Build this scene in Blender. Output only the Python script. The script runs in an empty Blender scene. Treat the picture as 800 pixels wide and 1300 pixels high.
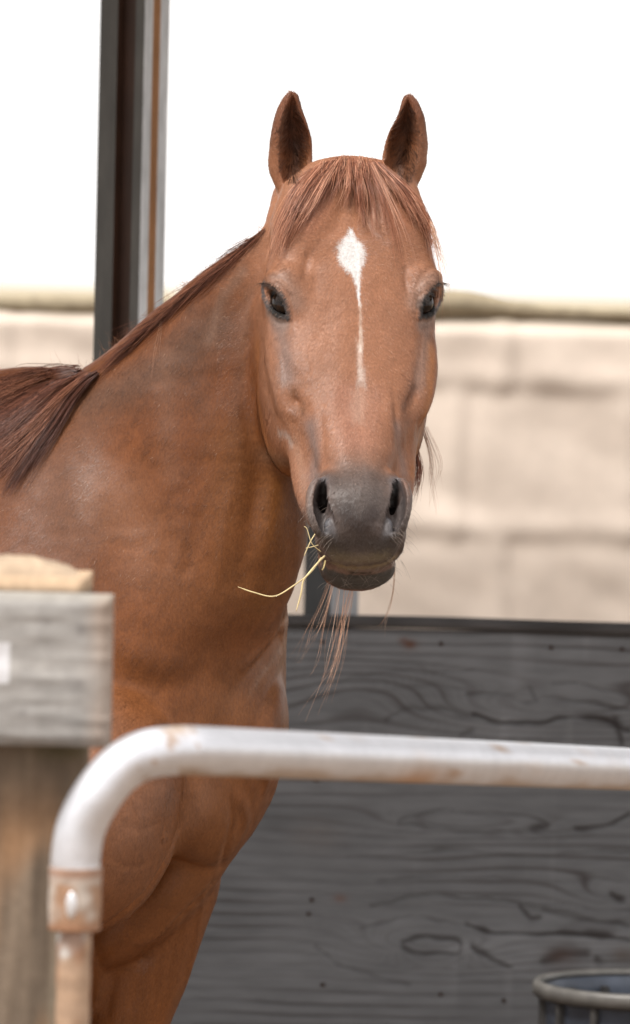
import bpy, math, random, time
import numpy as np
from mathutils import Vector, Matrix

T0 = time.time()
rng = np.random.default_rng(7)
random.seed(7)
SC = bpy.context.scene
COL = SC.collection

# ------------------------------------------------------------------ camera
F_PX = 7000.0                      # focal length in pixels of an 800 x 1300 frame
CAM = np.array([0.0, -7.0, 1.62])
PITCH = math.atan(285.0 / F_PX)    # looks slightly down, so the horizon stands at y = 365
ROLL = math.radians(1.3)
cd = bpy.data.cameras.new('camera')
cam = bpy.data.objects.new('camera', cd)
COL.objects.link(cam)
SC.camera = cam
fw = np.array([0.0, math.cos(PITCH), -math.sin(PITCH)])
rt0 = np.array([1.0, 0.0, 0.0])
up0 = np.cross(rt0, fw)
c_, s_ = math.cos(ROLL), math.sin(ROLL)
rt = rt0 * c_ + up0 * s_
up = up0 * c_ - rt0 * s_
cam.matrix_world = Matrix(((rt[0], up[0], -fw[0], CAM[0]), (rt[1], up[1], -fw[1], CAM[1]),
                           (rt[2], up[2], -fw[2], CAM[2]), (0, 0, 0, 1)))
cd.sensor_fit = 'VERTICAL'
cd.sensor_width = 24.0
cd.sensor_height = 36.0
cd.lens = 36.0 * F_PX / 1300.0
cd.clip_start = 0.5
cd.clip_end = 3000.0
cd.dof.use_dof = True
cd.dof.focus_distance = 6.93
cd.dof.aperture_fstop = 7.8

# ------------------------------------------------------------------ sky, sun, exposure
SUN_ELEV, SUN_AZ = math.radians(56), math.radians(-138)   # azimuth: the sun stands up-left, a little behind the camera
wd = bpy.data.worlds.new('World')
SC.world = wd
wd.use_nodes = True
wn, wl = wd.node_tree.nodes, wd.node_tree.links
for n in list(wn): wn.remove(n)
out = wn.new('ShaderNodeOutputWorld'); bg = wn.new('ShaderNodeBackground')
sky = wn.new('ShaderNodeTexSky'); sky.sky_type = 'NISHITA'; sky.sun_disc = False
sky.sun_elevation = SUN_ELEV; sky.sun_rotation = SUN_AZ; sky.dust_density = 4.0; sky.air_density = 1.0
mix = wn.new('ShaderNodeMixRGB'); mix.inputs[0].default_value = 0.88
mix.inputs[2].default_value = (10.6, 10.35, 10.15, 1)          # thin even overcast over the sky
wl.new(sky.outputs[0], mix.inputs[1]); wl.new(mix.outputs[0], bg.inputs[0]); wl.new(bg.outputs[0], out.inputs[0])
bg.inputs[1].default_value = 0.14
sd = bpy.data.lights.new('sun', 'SUN')
sun = bpy.data.objects.new('sun', sd)
COL.objects.link(sun)
sd.energy = 3.9; sd.angle = math.radians(11); sd.color = (1.0, 0.965, 0.92)
sdir = np.array([math.sin(SUN_AZ) * math.cos(SUN_ELEV), math.cos(SUN_AZ) * math.cos(SUN_ELEV), math.sin(SUN_ELEV)])
sun.rotation_euler = Vector(sdir.tolist()).to_track_quat('Z', 'Y').to_euler()
SC.view_settings.view_transform = 'Standard'
SC.view_settings.look = 'None'
SC.view_settings.exposure = 0.0
SC.view_settings.gamma = 1.0
SC.cycles.max_bounces = 6
SC.render.film_transparent = False

# ------------------------------------------------------------------ helpers
def W(px, py, d):
    """World point seen at pixel (px, py) of the photograph at a distance d (metres along the view's depth)."""
    v = fw * F_PX + rt * (px - 400.0) + up * (650.0 - py)
    return CAM + v * (d / v[1])

def nrm(v):
    v = np.asarray(v, float)
    return v / np.linalg.norm(v)

def catmull(pts, n):
    P = np.asarray(pts, float)
    if len(P) == 2:
        t = np.linspace(0, 1, n)[:, None]
        return P[0] * (1 - t) + P[1] * t
    Q = np.vstack([2 * P[0] - P[1], P, 2 * P[-1] - P[-2]])
    t = np.linspace(0, len(P) - 1 - 1e-9, n)
    i = t.astype(int); f = (t - i)[:, None]
    a, b, c, d = Q[i], Q[i + 1], Q[i + 2], Q[i + 3]
    return 0.5 * (2 * b + (c - a) * f + (2 * a - 5 * b + 4 * c - d) * f ** 2 + (3 * b - a - 3 * c + d) * f ** 3)

def table(xs, ys, q):
    """smooth (monotone cubic) interpolation of a table"""
    xs = np.asarray(xs, float); ys = np.asarray(ys, float)
    h = np.diff(xs); dl = np.diff(ys) / h
    m = np.zeros(len(xs)); m[0] = dl[0]; m[-1] = dl[-1]
    for i in range(1, len(xs) - 1):
        m[i] = 0 if dl[i - 1] * dl[i] <= 0 else 2 * dl[i - 1] * dl[i] / (dl[i - 1] + dl[i])
    dense = np.linspace(xs[0], xs[-1], 400)
    k = np.clip(np.searchsorted(xs, dense, side='right') - 1, 0, len(h) - 1)
    t = (dense - xs[k]) / h[k]
    v = (ys[k] * (1 + 2 * t) * (1 - t) ** 2 + m[k] * h[k] * t * (1 - t) ** 2 + ys[k + 1] * t * t * (3 - 2 * t) + m[k + 1] * h[k] * t * t * (t - 1))
    return np.interp(q, dense, v)

def np_mesh(name, verts, faces, mat=None, smooth=True, col=None):
    """mesh from numpy arrays: faces is (n,3) or (n,4) or a list of lists"""
    me = bpy.data.meshes.new(name)
    verts = np.asarray(verts, np.float32)
    if isinstance(faces, np.ndarray):
        k = faces.shape[1]; n = len(faces)
        me.vertices.add(len(verts)); me.vertices.foreach_set('co', verts.ravel())
        me.loops.add(n * k); me.loops.foreach_set('vertex_index', faces.astype(np.int32).ravel())
        me.polygons.add(n); me.polygons.foreach_set('loop_start', np.arange(0, n * k, k, dtype=np.int32))
        me.polygons.foreach_set('loop_total', np.full(n, k, dtype=np.int32))
        me.update(calc_edges=True); me.validate()
    else:
        me.from_pydata([tuple(map(float, v)) for v in verts], [], [tuple(map(int, f)) for f in faces]); me.update()
    if smooth:
        me.polygons.foreach_set('use_smooth', np.ones(len(me.polygons), dtype=bool))
    if mat: me.materials.append(mat)
    if col is not None:
        paint(me, col)
    return me

def paint(me, col, name='Col'):
    a = me.color_attributes.get(name) or me.color_attributes.new(name, 'FLOAT_COLOR', 'POINT')
    c = np.ones((len(me.vertices), 4), np.float32); c[:, :3] = col
    a.data.foreach_set('color', c.ravel())

def link(name, me, parent=None, loc=None):
    o = bpy.data.objects.new(name, me)
    COL.objects.link(o)
    if parent is not None: o.parent = parent
    if loc is not None: o.location = loc
    return o

def tag(o, label=None, cat=None, group=None, kind=None):
    if label: o['label'] = label
    if cat: o['category'] = cat
    if group: o['group'] = group
    if kind: o['kind'] = kind
    return o

def smoothstep(a, b, x):
    t = np.clip((x - a) / (b - a), 0, 1)
    return t * t * (3 - 2 * t)

def vnoise(P, scale, seed=0):
    """smooth value noise in 3D, about -1..1"""
    q = np.asarray(P, float) * scale + seed * 17.31
    i = np.floor(q).astype(np.int64); f = q - i
    f = f * f * (3 - 2 * f)
    def h(a, b, c):
        n = (a * 73856093) ^ (b * 19349663) ^ (c * 83492791)
        n = (n ^ (n >> 13)) * 1274126177
        return ((n ^ (n >> 16)) & 0xffff) / 32767.5 - 1.0
    r = 0
    for dx in (0, 1):
        for dy in (0, 1):
            for dz in (0, 1):
                w = (f[:, 0] if dx else 1 - f[:, 0]) * (f[:, 1] if dy else 1 - f[:, 1]) * (f[:, 2] if dz else 1 - f[:, 2])
                r = r + w * h(i[:, 0] + dx, i[:, 1] + dy, i[:, 2] + dz)
    return r

def tube_mesh(paths, radii, sides=6, cols=None, caps=True):
    """joined tubes: paths list of (n,3), radii list of arrays"""
    V, Fc, Cc = [], [], []; off = 0
    for k, (P, R) in enumerate(zip(paths, radii)):
        P = np.asarray(P, float); n = len(P); R = np.broadcast_to(np.asarray(R, float), (n,))
        T = np.gradient(P, axis=0); T /= np.linalg.norm(T, axis=1)[:, None] + 1e-12
        a = np.array([0, 0, 1.0]) if abs(T[0][2]) < 0.9 else np.array([1.0, 0, 0])
        N = np.zeros_like(P); N[0] = nrm(np.cross(T[0], a))
        for i in range(1, n):
            v = N[i - 1] - T[i] * np.dot(N[i - 1], T[i]); N[i] = v / (np.linalg.norm(v) + 1e-12)
        B = np.cross(T, N)
        th = np.linspace(0, 2 * math.pi, sides, endpoint=False)
        ring = P[:, None, :] + R[:, None, None] * (np.cos(th)[None, :, None] * N[:, None, :] + np.sin(th)[None, :, None] * B[:, None, :])
        V.append(ring.reshape(-1, 3))
        i = np.arange(n - 1)[:, None] * sides; j = np.arange(sides)[None, :]; j2 = (j + 1) % sides
        q = np.stack([i + j, i + j2, i + sides + j2, i + sides + j], -1).reshape(-1, 4) + off
        Fc += q.tolist()
        if caps:
            Fc.append([off + x for x in range(sides)][::-1]); Fc.append([off + (n - 1) * sides + x for x in range(sides)])
        if cols is not None: Cc.append(np.broadcast_to(cols[k], (n, 3)).repeat(sides, axis=0))
        off += n * sides
    V = np.vstack(V)
    return V, Fc, (np.vstack(Cc) if cols is not None else None)

def strands(paths, radii, cols):
    """many thin 3-sided strands of equal point count, vectorised: paths (m,n,3), radii (m,n), cols (m,3) or (m,n,3)"""
    P = np.asarray(paths, float); m, n, _ = P.shape
    T = np.gradient(P, axis=1); T /= np.linalg.norm(T, axis=2)[..., None] + 1e-12
    ref = np.array([0.13, -1.0, 0.21]); N = np.cross(T, ref); N /= np.linalg.norm(N, axis=2)[..., None] + 1e-9
    B = np.cross(T, N)
    R = np.broadcast_to(radii, (m, n))
    th = np.array([0, 2.0944, 4.1888])
    V = P[:, :, None, :] + R[:, :, None, None] * (np.cos(th)[:, None] * N[:, :, None, :] + np.sin(th)[:, None] * B[:, :, None, :])
    V = V.reshape(-1, 3)
    base = (np.arange(m)[:, None, None] * n + np.arange(n - 1)[None, :, None]) * 3
    j = np.arange(3)[None, None, :]; j2 = (j + 1) % 3
    Q = np.stack([base + j, base + j2, base + 3 + j2, base + 3 + j], -1).reshape(-1, 4)
    C = np.asarray(cols, float)
    if C.ndim == 2: C = np.broadcast_to(C[:, None, :], (m, n, 3))
    C = np.repeat(C.reshape(-1, 3), 3, axis=0)
    return V, Q, C

# ---- node helpers
def new_mat(name):
    m = bpy.data.materials.new(name); m.use_nodes = True
    return m, m.node_tree.nodes, m.node_tree.links, m.node_tree.nodes['Principled BSDF']
def N_(nodes, typ, **kw):
    n = nodes.new(typ)
    for k, v in kw.items():
        if k.startswith('i_'): n.inputs[k[2:].replace('_', ' ')].default_value = v
        else: setattr(n, k, v)
    return n
def ramp(nodes, stops):
    r = nodes.new('ShaderNodeValToRGB'); e = r.color_ramp.elements
    while len(e) < len(stops): e.new(0.5)
    for k, (p, c) in enumerate(stops):
        e[k].position = p; e[k].color = (*c, 1) if len(c) == 3 else c
    return r

# ================================================================== THE HORSE
# one continuous body: smooth-blended muscle forms on a graded grid, turned into one skin mesh
yaw, tilt = math.radians(6.5), math.radians(30)
g = np.array([math.sin(yaw), -math.cos(yaw), 0.0])
ES = g * math.sin(tilt) + np.array([0, 0, -1.0]) * math.cos(tilt)     # down the face
EN = g * math.cos(tilt) + np.array([0, 0, 1.0]) * math.sin(tilt)      # out of the face
EU = nrm(np.cross(EN, np.array([0, 0, 1.0]))) * -1
if EU[0] < 0: EU = -EU
HO = W(445, 200, 7.12)
def H(u, s, n):                       # head frame -> world
    return HO + EU * u + ES * s + EN * n

def seg(a, b, step):
    n = max(1, int(round(abs(b - a) / step)))
    return np.linspace(a, b, n, endpoint=False)
gx = np.concatenate([seg(-2.15, -.46, .025), seg(-.46, -.10, .005), seg(-.10, .18, .0016), seg(.18, .26, .01), [.26]])
gy = np.concatenate([seg(-.36, .10, .0020), seg(.10, .16, .005), seg(.16, .62, .008), seg(.62, 2.1, .025), [2.1]])
gz = np.concatenate([seg(-.02, .62, .02), seg(.62, 1.2, .005), seg(1.2, 1.9, .0017), [1.9]])
FLD = np.full((len(gx), len(gy), len(gz)), 0.25, np.float32)

def box_slices(lo, hi):
    r = []
    for ax, a, b in zip((gx, gy, gz), lo, hi):
        i0 = max(0, np.searchsorted(ax, a) - 1); i1 = min(len(ax), np.searchsorted(ax, b) + 1)
        r.append(slice(i0, i1))
    return tuple(r)

def apply(fn, lo, hi, k, op='add'):
    sl = box_slices(lo, hi)
    X = gx[sl[0]].astype(np.float32)[:, None, None]; Y = gy[sl[1]].astype(np.float32)[None, :, None]; Z = gz[sl[2]].astype(np.float32)[None, None, :]
    if X.size == 0 or Y.size == 0 or Z.size == 0: return
    b = fn(X, Y, Z); a = FLD[sl]
    if op == 'add':
        h = np.maximum(k - np.abs(a - b), 0) / k
        FLD[sl] = np.minimum(a, b) - h * h * k * .25
    else:
        b = -b
        h = np.maximum(k - np.abs(a - b), 0) / k
        FLD[sl] = np.maximum(a, b) + h * h * k * .25

def ell(c, axes, radii, k=.02, op='add', p=2.0):
    """ellipsoid, axes = 3 unit vectors"""
    A = np.array([nrm(a) for a in axes]); R = np.array(radii, float); c = np.asarray(c, float)
    ext = np.sqrt(((A.T * R) ** 2).sum(1)) * (1.0 if p <= 2 else 1.15)
    pad = 1.8 * k + .015
    def fn(X, Y, Z):
        dx, dy, dz = X - c[0], Y - c[1], Z - c[2]
        q = [(dx * A[i, 0] + dy * A[i, 1] + dz * A[i, 2]) / R[i] for i in range(3)]
        if p == 2.0:
            k0 = np.sqrt(q[0] ** 2 + q[1] ** 2 + q[2] ** 2)
            k1 = np.sqrt((q[0] / R[0]) ** 2 + (q[1] / R[1]) ** 2 + (q[2] / R[2]) ** 2) + 1e-6
            return k0 * (k0 - 1) / k1
        k0 = (np.abs(q[0]) ** p + np.abs(q[1]) ** p + np.abs(q[2]) ** p) ** (1 / p)
        return (k0 - 1) * R.min()
    apply(fn, c - ext - pad, c + ext + pad, k, op)

def span(p1, p2, r_in, r_dep, k=.04, p=2.0, dep=None, op='add'):
    """ellipsoid whose long axis runs from p1 to p2"""
    a = p2 - p1; L = np.linalg.norm(a) / 2; a = a / (2 * L)
    dep = np.array([0, 1.0, 0]) if dep is None else np.asarray(dep, float)
    d = nrm(dep - a * np.dot(dep, a)); b = np.cross(a, d)
    ell((p1 + p2) / 2, (a, b, d), (L, r_in, r_dep), k, op, p)

def cone(p1, p2, r1, r2, k=.01, op='add', flat=1.0, fdir=None):
    """rounded cone from p1 to p2; flat scales thickness along fdir"""
    p1 = np.asarray(p1, float); p2 = np.asarray(p2, float); v = p2 - p1; L2 = float(v @ v)
    lo = np.minimum(p1 - r1, p2 - r2) - k - .012; hi = np.maximum(p1 + r1, p2 + r2) + k + .012
    if flat > 1: lo -= max(r1, r2) * (flat - 1); hi += max(r1, r2) * (flat - 1)
    def fn(X, Y, Z):
        dx, dy, dz = X - p1[0], Y - p1[1], Z - p1[2]
        t = np.clip((dx * v[0] + dy * v[1] + dz * v[2]) / L2, 0, 1)
        ex, ey, ez = dx - t * v[0], dy - t * v[1], dz - t * v[2]
        if fdir is not None:
            f = ex * fdir[0] + ey * fdir[1] + ez * fdir[2]
            d2 = ex ** 2 + ey ** 2 + ez ** 2 - f * f + (f / flat) ** 2
        else: d2 = ex ** 2 + ey ** 2 + ez ** 2
        return np.sqrt(d2) - (r1 + (r2 - r1) * t)
    apply(fn, lo, hi, k, op)

def chain(pts, rs, k=.008, op='add', flat=1.0, fdir=None):
    for i in range(len(pts) - 1): cone(pts[i], pts[i + 1], rs[i], rs[i + 1], k, op, flat, fdir)

def profile(O, eu, es, en, S, UC, A, NF, NB, k=.02, p=2.3, op='add', cap=.03, UA=None):
    """body along es: at each s a rounded section, half-width A about UC, from NB (back) to NF (front)"""
    O = np.asarray(O, float); s0, s1 = S[0], S[-1]
    sd_ = np.linspace(s0, s1, 300)
    uc, a_, nf, nb = (table(S, t, sd_) for t in (UC, A, NF, NB))
    pts = np.array([O + es * s + eu * (c + sg * aa) + en * nn for s, c, aa, f, b in zip(sd_[::20], uc[::20], a_[::20], nf[::20], nb[::20]) for sg in (-1, 1) for nn in (f, b)])
    pad = 1.6 * k + .015
    def fn(X, Y, Z):
        dx, dy, dz = X - O[0], Y - O[1], Z - O[2]
        s = dx * es[0] + dy * es[1] + dz * es[2]
        u = dx * eu[0] + dy * eu[1] + dz * eu[2]
        n = dx * en[0] + dy * en[1] + dz * en[2]
        q = np.interp(s, sd_, uc).astype(np.float32); aa = np.interp(s, sd_, a_).astype(np.float32)
        f = np.interp(s, sd_, nf).astype(np.float32); b = np.interp(s, sd_, nb).astype(np.float32)
        nc = (f + b) / 2; rn = np.maximum((f - b) / 2, .002); aa = np.maximum(aa, .002)
        e = np.maximum(np.maximum(s0 + cap - s, s - (s1 - cap)), 0) / cap
        r = (np.abs((u - q) / aa) ** p + np.abs((n - nc) / rn) ** p + e ** 2.0) ** (1 / p)
        return (r - 1) * np.minimum(np.minimum(aa, rn), .06)
    apply(fn, pts.min(0) - pad, pts.max(0) + pad, k, op)

UPV = np.array([0, 0, 1.0]); RTV = rt; DNV = -up; TOV = -fw
# ---- neck and shoulder: muscle masses given from crest to underline
def hdir(deg):
    a = math.radians(deg)
    return np.array([math.cos(a), -math.sin(a), 0.0])
GU = hdir(30); GN = np.array([-math.sin(math.radians(30)), -math.cos(math.radians(30)), 0.0])
NR_ = [(236, 346, 420, .060), (262, 346, 425, .066), (285, 342, 430, .070), (300, 330, 430, .074), (318, 303, 430, .078), (336, 276, 428, .080),
       (357, 249, 426, .082), (378, 224, 424, .084), (400, 199, 422, .086), (424, 173, 420, .090), (448, 147, 418, .094), (466, 124, 416, .098),
       (480, 104, 415, .100), (500, 84, 414, .104), (540, 58, 413, .110), (600, 34, 410, .118), (680, 14, 410, .130), (740, 4, 397, .140),
       (790, 0, 380, .150), (830, -4, 363, .158), (880, -6, 357, .166), (920, -6, 359, .170), (960, 0, 357, .170), (1000, 20, 342, .165),
       (1040, 60, 324, .15), (1080, 110, 294, .13), (1112, 170, 262, .10)]
_y0 = NR_[0][0]; NO = W(370, _y0, 7.20); sc_ = 7.20 / 7000
_S = [(r[0] - _y0) * sc_ for r in NR_]
_b = np.array([r[3] for r in NR_]); _h = np.array([(r[2] - r[1]) / 2 * sc_ for r in NR_])
_a = np.sqrt(np.maximum(_h ** 2 - (_b * .5) ** 2, .03 ** 2)) / math.cos(math.radians(30))
_c = np.array([((r[2] + r[1]) / 2 - 370) * sc_ for r in NR_]) / math.cos(math.radians(30))
# the axis runs straight down in the world, the pixel rows lean by the camera's roll
_c = _c - np.array(_S) * math.tan(ROLL)
profile(NO, GU, np.array([0, 0, -1.0]), GN, _S, _c, _a, _b, -_b, .02, 2.0, cap=.05)
FB = nrm([.766, -.643, 0]); LB = np.array([.643, .766, 0.0])   # body forward, body left
C0 = W(262, 1000, 7.27)                                         # breast point
def B_(f, l, z):
    return np.array([C0[0], C0[1], 0]) + FB * f + LB * l + UPV * z
ell(B_(-.22, 0, 1.10), (FB, LB, UPV), (.25, .235, .33), .06, p=2.3)        # chest
ell(B_(-.70, 0, 1.13), (FB, LB, UPV), (.62, .275, .335), .08, p=2.3)       # barrel
ell(B_(-1.30, 0, 1.20), (FB, LB, UPV), (.38, .27, .30), .08, p=2.2)        # croup
span(B_(-.62, 0, 1.40), B_(-.10, 0, 1.34), .07, .05, .08, dep=LB)         # withers ridge
for sgn in (-1, 1):
    span(B_(-.44, .12 * sgn, 1.40), B_(-.07, .185 * sgn, .98), .10, .085, .06, dep=LB * sgn)   # shoulder
    ell(B_(-1.42, .16 * sgn, 1.02), (FB, LB, UPV), (.22, .12, .28), .06)
# withers and back as seen from the camera
span(W(118, 510, 7.56), W(-200, 530, 7.95), .035, .07, .05)
span(W(20, 500, 7.66), W(140, 1040, 7.34), .17, .12, .06, 2.3)
# breast muscles
RP = W(124, 1012, 7.17)
_dn = nrm(DNV - .13 * RTV + .30 * TOV); _rt = nrm(RTV + .13 * DNV); ell(RP, (_rt, _dn, np.cross(_rt, _dn)), (.114, .180, .125), .006)
ell(W(30, 1000, 7.30), (RTV, DNV, TOV), (.14, .19, .12), .03)
ell(W(230, 990, 7.25), (nrm(RTV * .9 + DNV * -.35), nrm(DNV * .9 + RTV * .35), TOV), (.068, .120, .09), .03)
span(W(330, 900, 7.26), W(274, 1080, 7.33), .032, .06, .06)
# forelegs and hind legs
def leg(top, knee, fet, hoof_c, r, hind=False):
    cone(top, knee, r[0], r[1], .03, flat=1.25, fdir=FB)
    ell(knee, (FB, LB, UPV), (.05, .042, .06), .02)
    cone(knee, fet, r[2], r[2] * .9, .015)
    ell(fet, (FB, LB, UPV), (.04, .036, .04), .015)
    cone(fet, hoof_c + UPV * .05, .033, .045, .012)
kneeL = W(128, 1400, 7.42); topL = W(200, 1120, 7.36)
leg(topL, kneeL, kneeL + np.array([.0, .01, -.28]), np.array([kneeL[0] + .02, kneeL[1] - .02, .03]), (.066, .044, .03))
cone(W(211, 1130, 7.36), W(158, 1290, 7.38), .060, .048, .03)
topR = W(66, 1130, 7.40); kneeR = W(20, 1420, 7.24)
leg(topR, kneeR, kneeR + np.array([.0, .0, -.28]), np.array([kneeR[0] + .02, kneeR[1] - .02, .03]), (.08, .05, .03))
for sgn in (-1, 1):
    hk = B_(-1.62, .14 * sgn, .56); st = B_(-1.30, .17 * sgn, .86)
    cone(B_(-1.38, .15 * sgn, 1.0), st, .14, .10, .04); cone(st, hk, .09, .05, .03)
    ft = B_(-1.57, .14 * sgn, .20)
    cone(hk, ft, .042, .032, .02); ell(ft, (FB, LB, UPV), (.042, .038, .042), .015); cone(ft, B_(-1.50, .14 * sgn, .08), .034, .046, .012)

# ---- head: skull, face and muzzle
S_ = [0,    .04,  .08,  .13,  .17,  .21,  .25,  .30,  .36,  .41,  .45,  .50,  .535,  .562]
UC = [0, 0, 0, 0, 0, 0, -.001, -.002, -.003, -.005, -.006, -.005, -.002, 0]
A_ = [.040, .072, .090, .101, .103, .097, .086, .081, .074, .056, .046, .044, .044, .034]
NF = [-.02, .000, .012, .016, .012, .006, .002, .000, -.002, -.004, -.002, .000, -.006, -.030]
NB = [-.12, -.15, -.17, -.18, -.19, -.19, -.18, -.165, -.15, -.14, -.13, -.12, -.115, -.10]
profile(HO, EU, ES, EN, S_, UC, A_, NF, NB, .03, 2.6)
for q in (-1, 1):
    # jowl (masseter), broad and flat
    ell(H(q * .066 - .006, .245, -.125), (EU, ES, EN), (.044, .140, .105), .02, p=2.2)
    ell(H(q * .050, .155, -.20), (EU, ES, EN), (.05, .10, .07), .03)
    # brow and orbit
    ell(H(q * .082, .172, -.036), (EU, ES, EN), (.027, .050, .036), .022)
    # temporal muscle
    ell(H(q * .056, .092, -.022), (EU, ES, EN), (.044, .065, .040), .02)
    # facial crest
    span(H(q * .090, .215, -.060), H(q * .079, .345, -.050), .016, .020, .02, dep=EU * q)
    # cheek below the crest, towards the lips
    span(H(q * .050 - .003, .36, -.080), H(q * .035 - .005, .50, -.085), .020, .034, .025, dep=EU * q)
# lower jaw to chin
span(H(0, .30, -.19), H(0, .53, -.130), .030, .044, .04, dep=EU)
MZ = lambda px, py, n: None
# muzzle: nostril wings, upper lip, lower lip and chin
for q in (-1, 1):
    ell(H(q * .040 - .004, .490, -.028), (EU, ES, EN), (.016, .044, .030), .012)
    ell(H(q * .033 - .004, .520, -.052), (EU, ES, EN), (.022, .034, .034), .016)
ell(H(-.005, .500, -.028), (EU, ES, EN), (.045, .045, .038), .02)
ell(H(0, .529, -.052), (EU, ES, EN), (.046, .030, .036), .016)            # upper lip
ell(H(.001, .533, -.113), (EU, ES, EN), (.0475, .027, .033), .010, p=2.3)
ell(H(0, .505, -.128), (EU, ES, EN), (.042, .045, .030), .02)
ell(W(444, 238, 7.13), (RTV, DNV, TOV), (.080, .040, .05), .03)   # poll

span(W(298, 1022, 7.28), W(122, 1224, 7.35), .054, .080, .007)
# ---- ears: leaf-shaped cups
def ear(rows, d, slot):
    ys = np.array([r[0] for r in rows], float); L = np.array([r[1] for r in rows], float); R = np.array([r[2] for r in rows], float)
    O = W(400, ys[0], d); sc = 1000.0 * 7.0 / d
    S = (ys - ys[0]) / sc; c = ((L + R) / 2 - 400) / sc; a = (R - L) / 2 / sc
    dep = np.maximum(a * 1.0, .008)
    profile(O, RTV, DNV, TOV, S, c, a, dep * .35, -dep * 1.5, .004, 2.0, cap=.004)
    a2 = np.maximum(a - .0085, .0005)
    m = slice(1, len(S) - 1)
    sh = slot * .25 * a
    profile(O, RTV, DNV, TOV, S[m], (c + sh)[m], a2[m], (dep * 1.6)[m], (-dep * 1.5 + .011)[m], .004, 2.0, op='cut', cap=.012)
ear([(115, 367, 373), (119, 363, 378), (127, 357, 381), (140, 351, 384), (160, 345, 392), (180, 342, 397), (200, 341, 397), (215, 342, 394), (230, 347, 388), (246, 355, 381), (262, 361, 376)], 7.15, 1)
ear([(119, 515, 521), (123, 512, 526), (131, 509, 532), (145, 505, 538), (165, 494, 542), (185, 488, 543.5), (205, 485, 542), (220, 487, 537), (234, 494, 530), (248, 502, 525), (264, 508, 520)], 7.13, -1)
# behind-ear base rolls
ell(W(368, 262, 7.19), (RTV, DNV, TOV), (.021, .040, .03), .02)
ell(W(512, 262, 7.17), (RTV, DNV, TOV), (.023, .040, .03), .02)

# ---- openings: nostrils
NL = [(412, 611), (408, 628), (409, 645), (414, 661), (420, 675)]
NR = [(503, 611), (505, 628), (503, 645), (498, 661), (491, 675)]
def face_pt(px, py, n_at):
    """point on the ray of a pixel at a given height n over the face plane"""
    v = fw * F_PX + rt * (px - 400.0) + up * (650.0 - py)
    t = (n_at - np.dot(CAM - HO, EN)) / np.dot(v, EN)
    return CAM + v * t

def field_at(P):
    idx = []; fr = []
    for ax, v in zip((gx, gy, gz), P.T):
        i = np.clip(np.searchsorted(ax, v) - 1, 0, len(ax) - 2); idx.append(i); fr.append(np.clip((v - ax[i]) / (ax[i + 1] - ax[i]), 0, 1))
    r = 0
    for dx in (0, 1):
        for dy in (0, 1):
            for dz in (0, 1):
                w = (fr[0] if dx else 1 - fr[0]) * (fr[1] if dy else 1 - fr[1]) * (fr[2] if dz else 1 - fr[2])
                r = r + w * FLD[idx[0] + dx, idx[1] + dy, idx[2] + dz]
    return r
def hit(px, py, lift=0.0):
    """first point of the body on the sight line of a pixel"""
    ds = np.arange(6.6, 8.2, .001)
    v = fw * F_PX + rt * (px - 400.0) + up * (650.0 - py)
    P = CAM + v[None, :] * (ds / v[1])[:, None]
    f = field_at(P); k = np.argmax(f < 0)
    if f[k] >= 0: k = int(np.argmin(f))
    return P[k] - nrm(v) * lift

def surface_nets():
    ins = FLD < 0
    c = np.zeros(tuple(x - 1 for x in ins.shape), np.uint8)
    for dx in (0, 1):
        for dy in (0, 1):
            for dz in (0, 1):
                c += ins[dx:ins.shape[0] - 1 + dx, dy:ins.shape[1] - 1 + dy, dz:ins.shape[2] - 1 + dz]
    I, J, K = np.nonzero((c > 0) & (c < 8))
    vid = np.full(c.shape, -1, np.int32); vid[I, J, K] = np.arange(len(I), dtype=np.int32)
    acc = np.zeros((len(I), 3)); cnt = np.zeros(len(I))
    val = {}
    for dx in (0, 1):
        for dy in (0, 1):
            for dz in (0, 1): val[dx, dy, dz] = FLD[I + dx, J + dy, K + dz].astype(float)
    for ax in range(3):
        o = [k for k in range(3) if k != ax]
        for p in (0, 1):
            for q in (0, 1):
                k0 = [0, 0, 0]; k0[o[0]] = p; k0[o[1]] = q; k1 = list(k0); k1[ax] = 1
                a, b = val[tuple(k0)], val[tuple(k1)]
                m = (a < 0) != (b < 0)
                t = np.where(m, a / np.where(m, a - b, 1), 0)
                P = [gx[I + k0[0]], gy[J + k0[1]], gz[K + k0[2]]]; Q = [gx[I + k1[0]], gy[J + k1[1]], gz[K + k1[2]]]
                for z in range(3): acc[:, z] += np.where(m, P[z] + (Q[z] - P[z]) * t, 0)
                cnt += m
    V = acc / cnt[:, None]
    Fq = []
    for ax in range(3):
        o1, o2 = [(1, 2), (2, 0), (0, 1)][ax]
        a = [slice(None)] * 3; b = [slice(None)] * 3
        a[ax] = slice(0, -1); b[ax] = slice(1, None)
        e = ins[tuple(a)] != ins[tuple(b)]
        E = np.array(np.nonzero(e))
        ok = (E[o1] > 0) & (E[o2] > 0) & (E[o1] < vid.shape[o1]) & (E[o2] < vid.shape[o2])
        E = E[:, ok]
        def at(d1, d2):
            q = E.copy(); q[o1] -= d1; q[o2] -= d2
            return vid[q[0], q[1], q[2]]
        quad = np.stack([at(1, 1), at(0, 1), at(0, 0), at(1, 0)], 1)
        fl = ins[E[0], E[1], E[2]]
        quad[~fl] = quad[~fl][:, ::-1]
        Fq.append(quad)
    Fq = np.vstack(Fq); Fq = Fq[(Fq >= 0).all(1)]
    return V, Fq

def cast_grid(px, py, n0=.08, n1=-.2):
    return None
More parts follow.
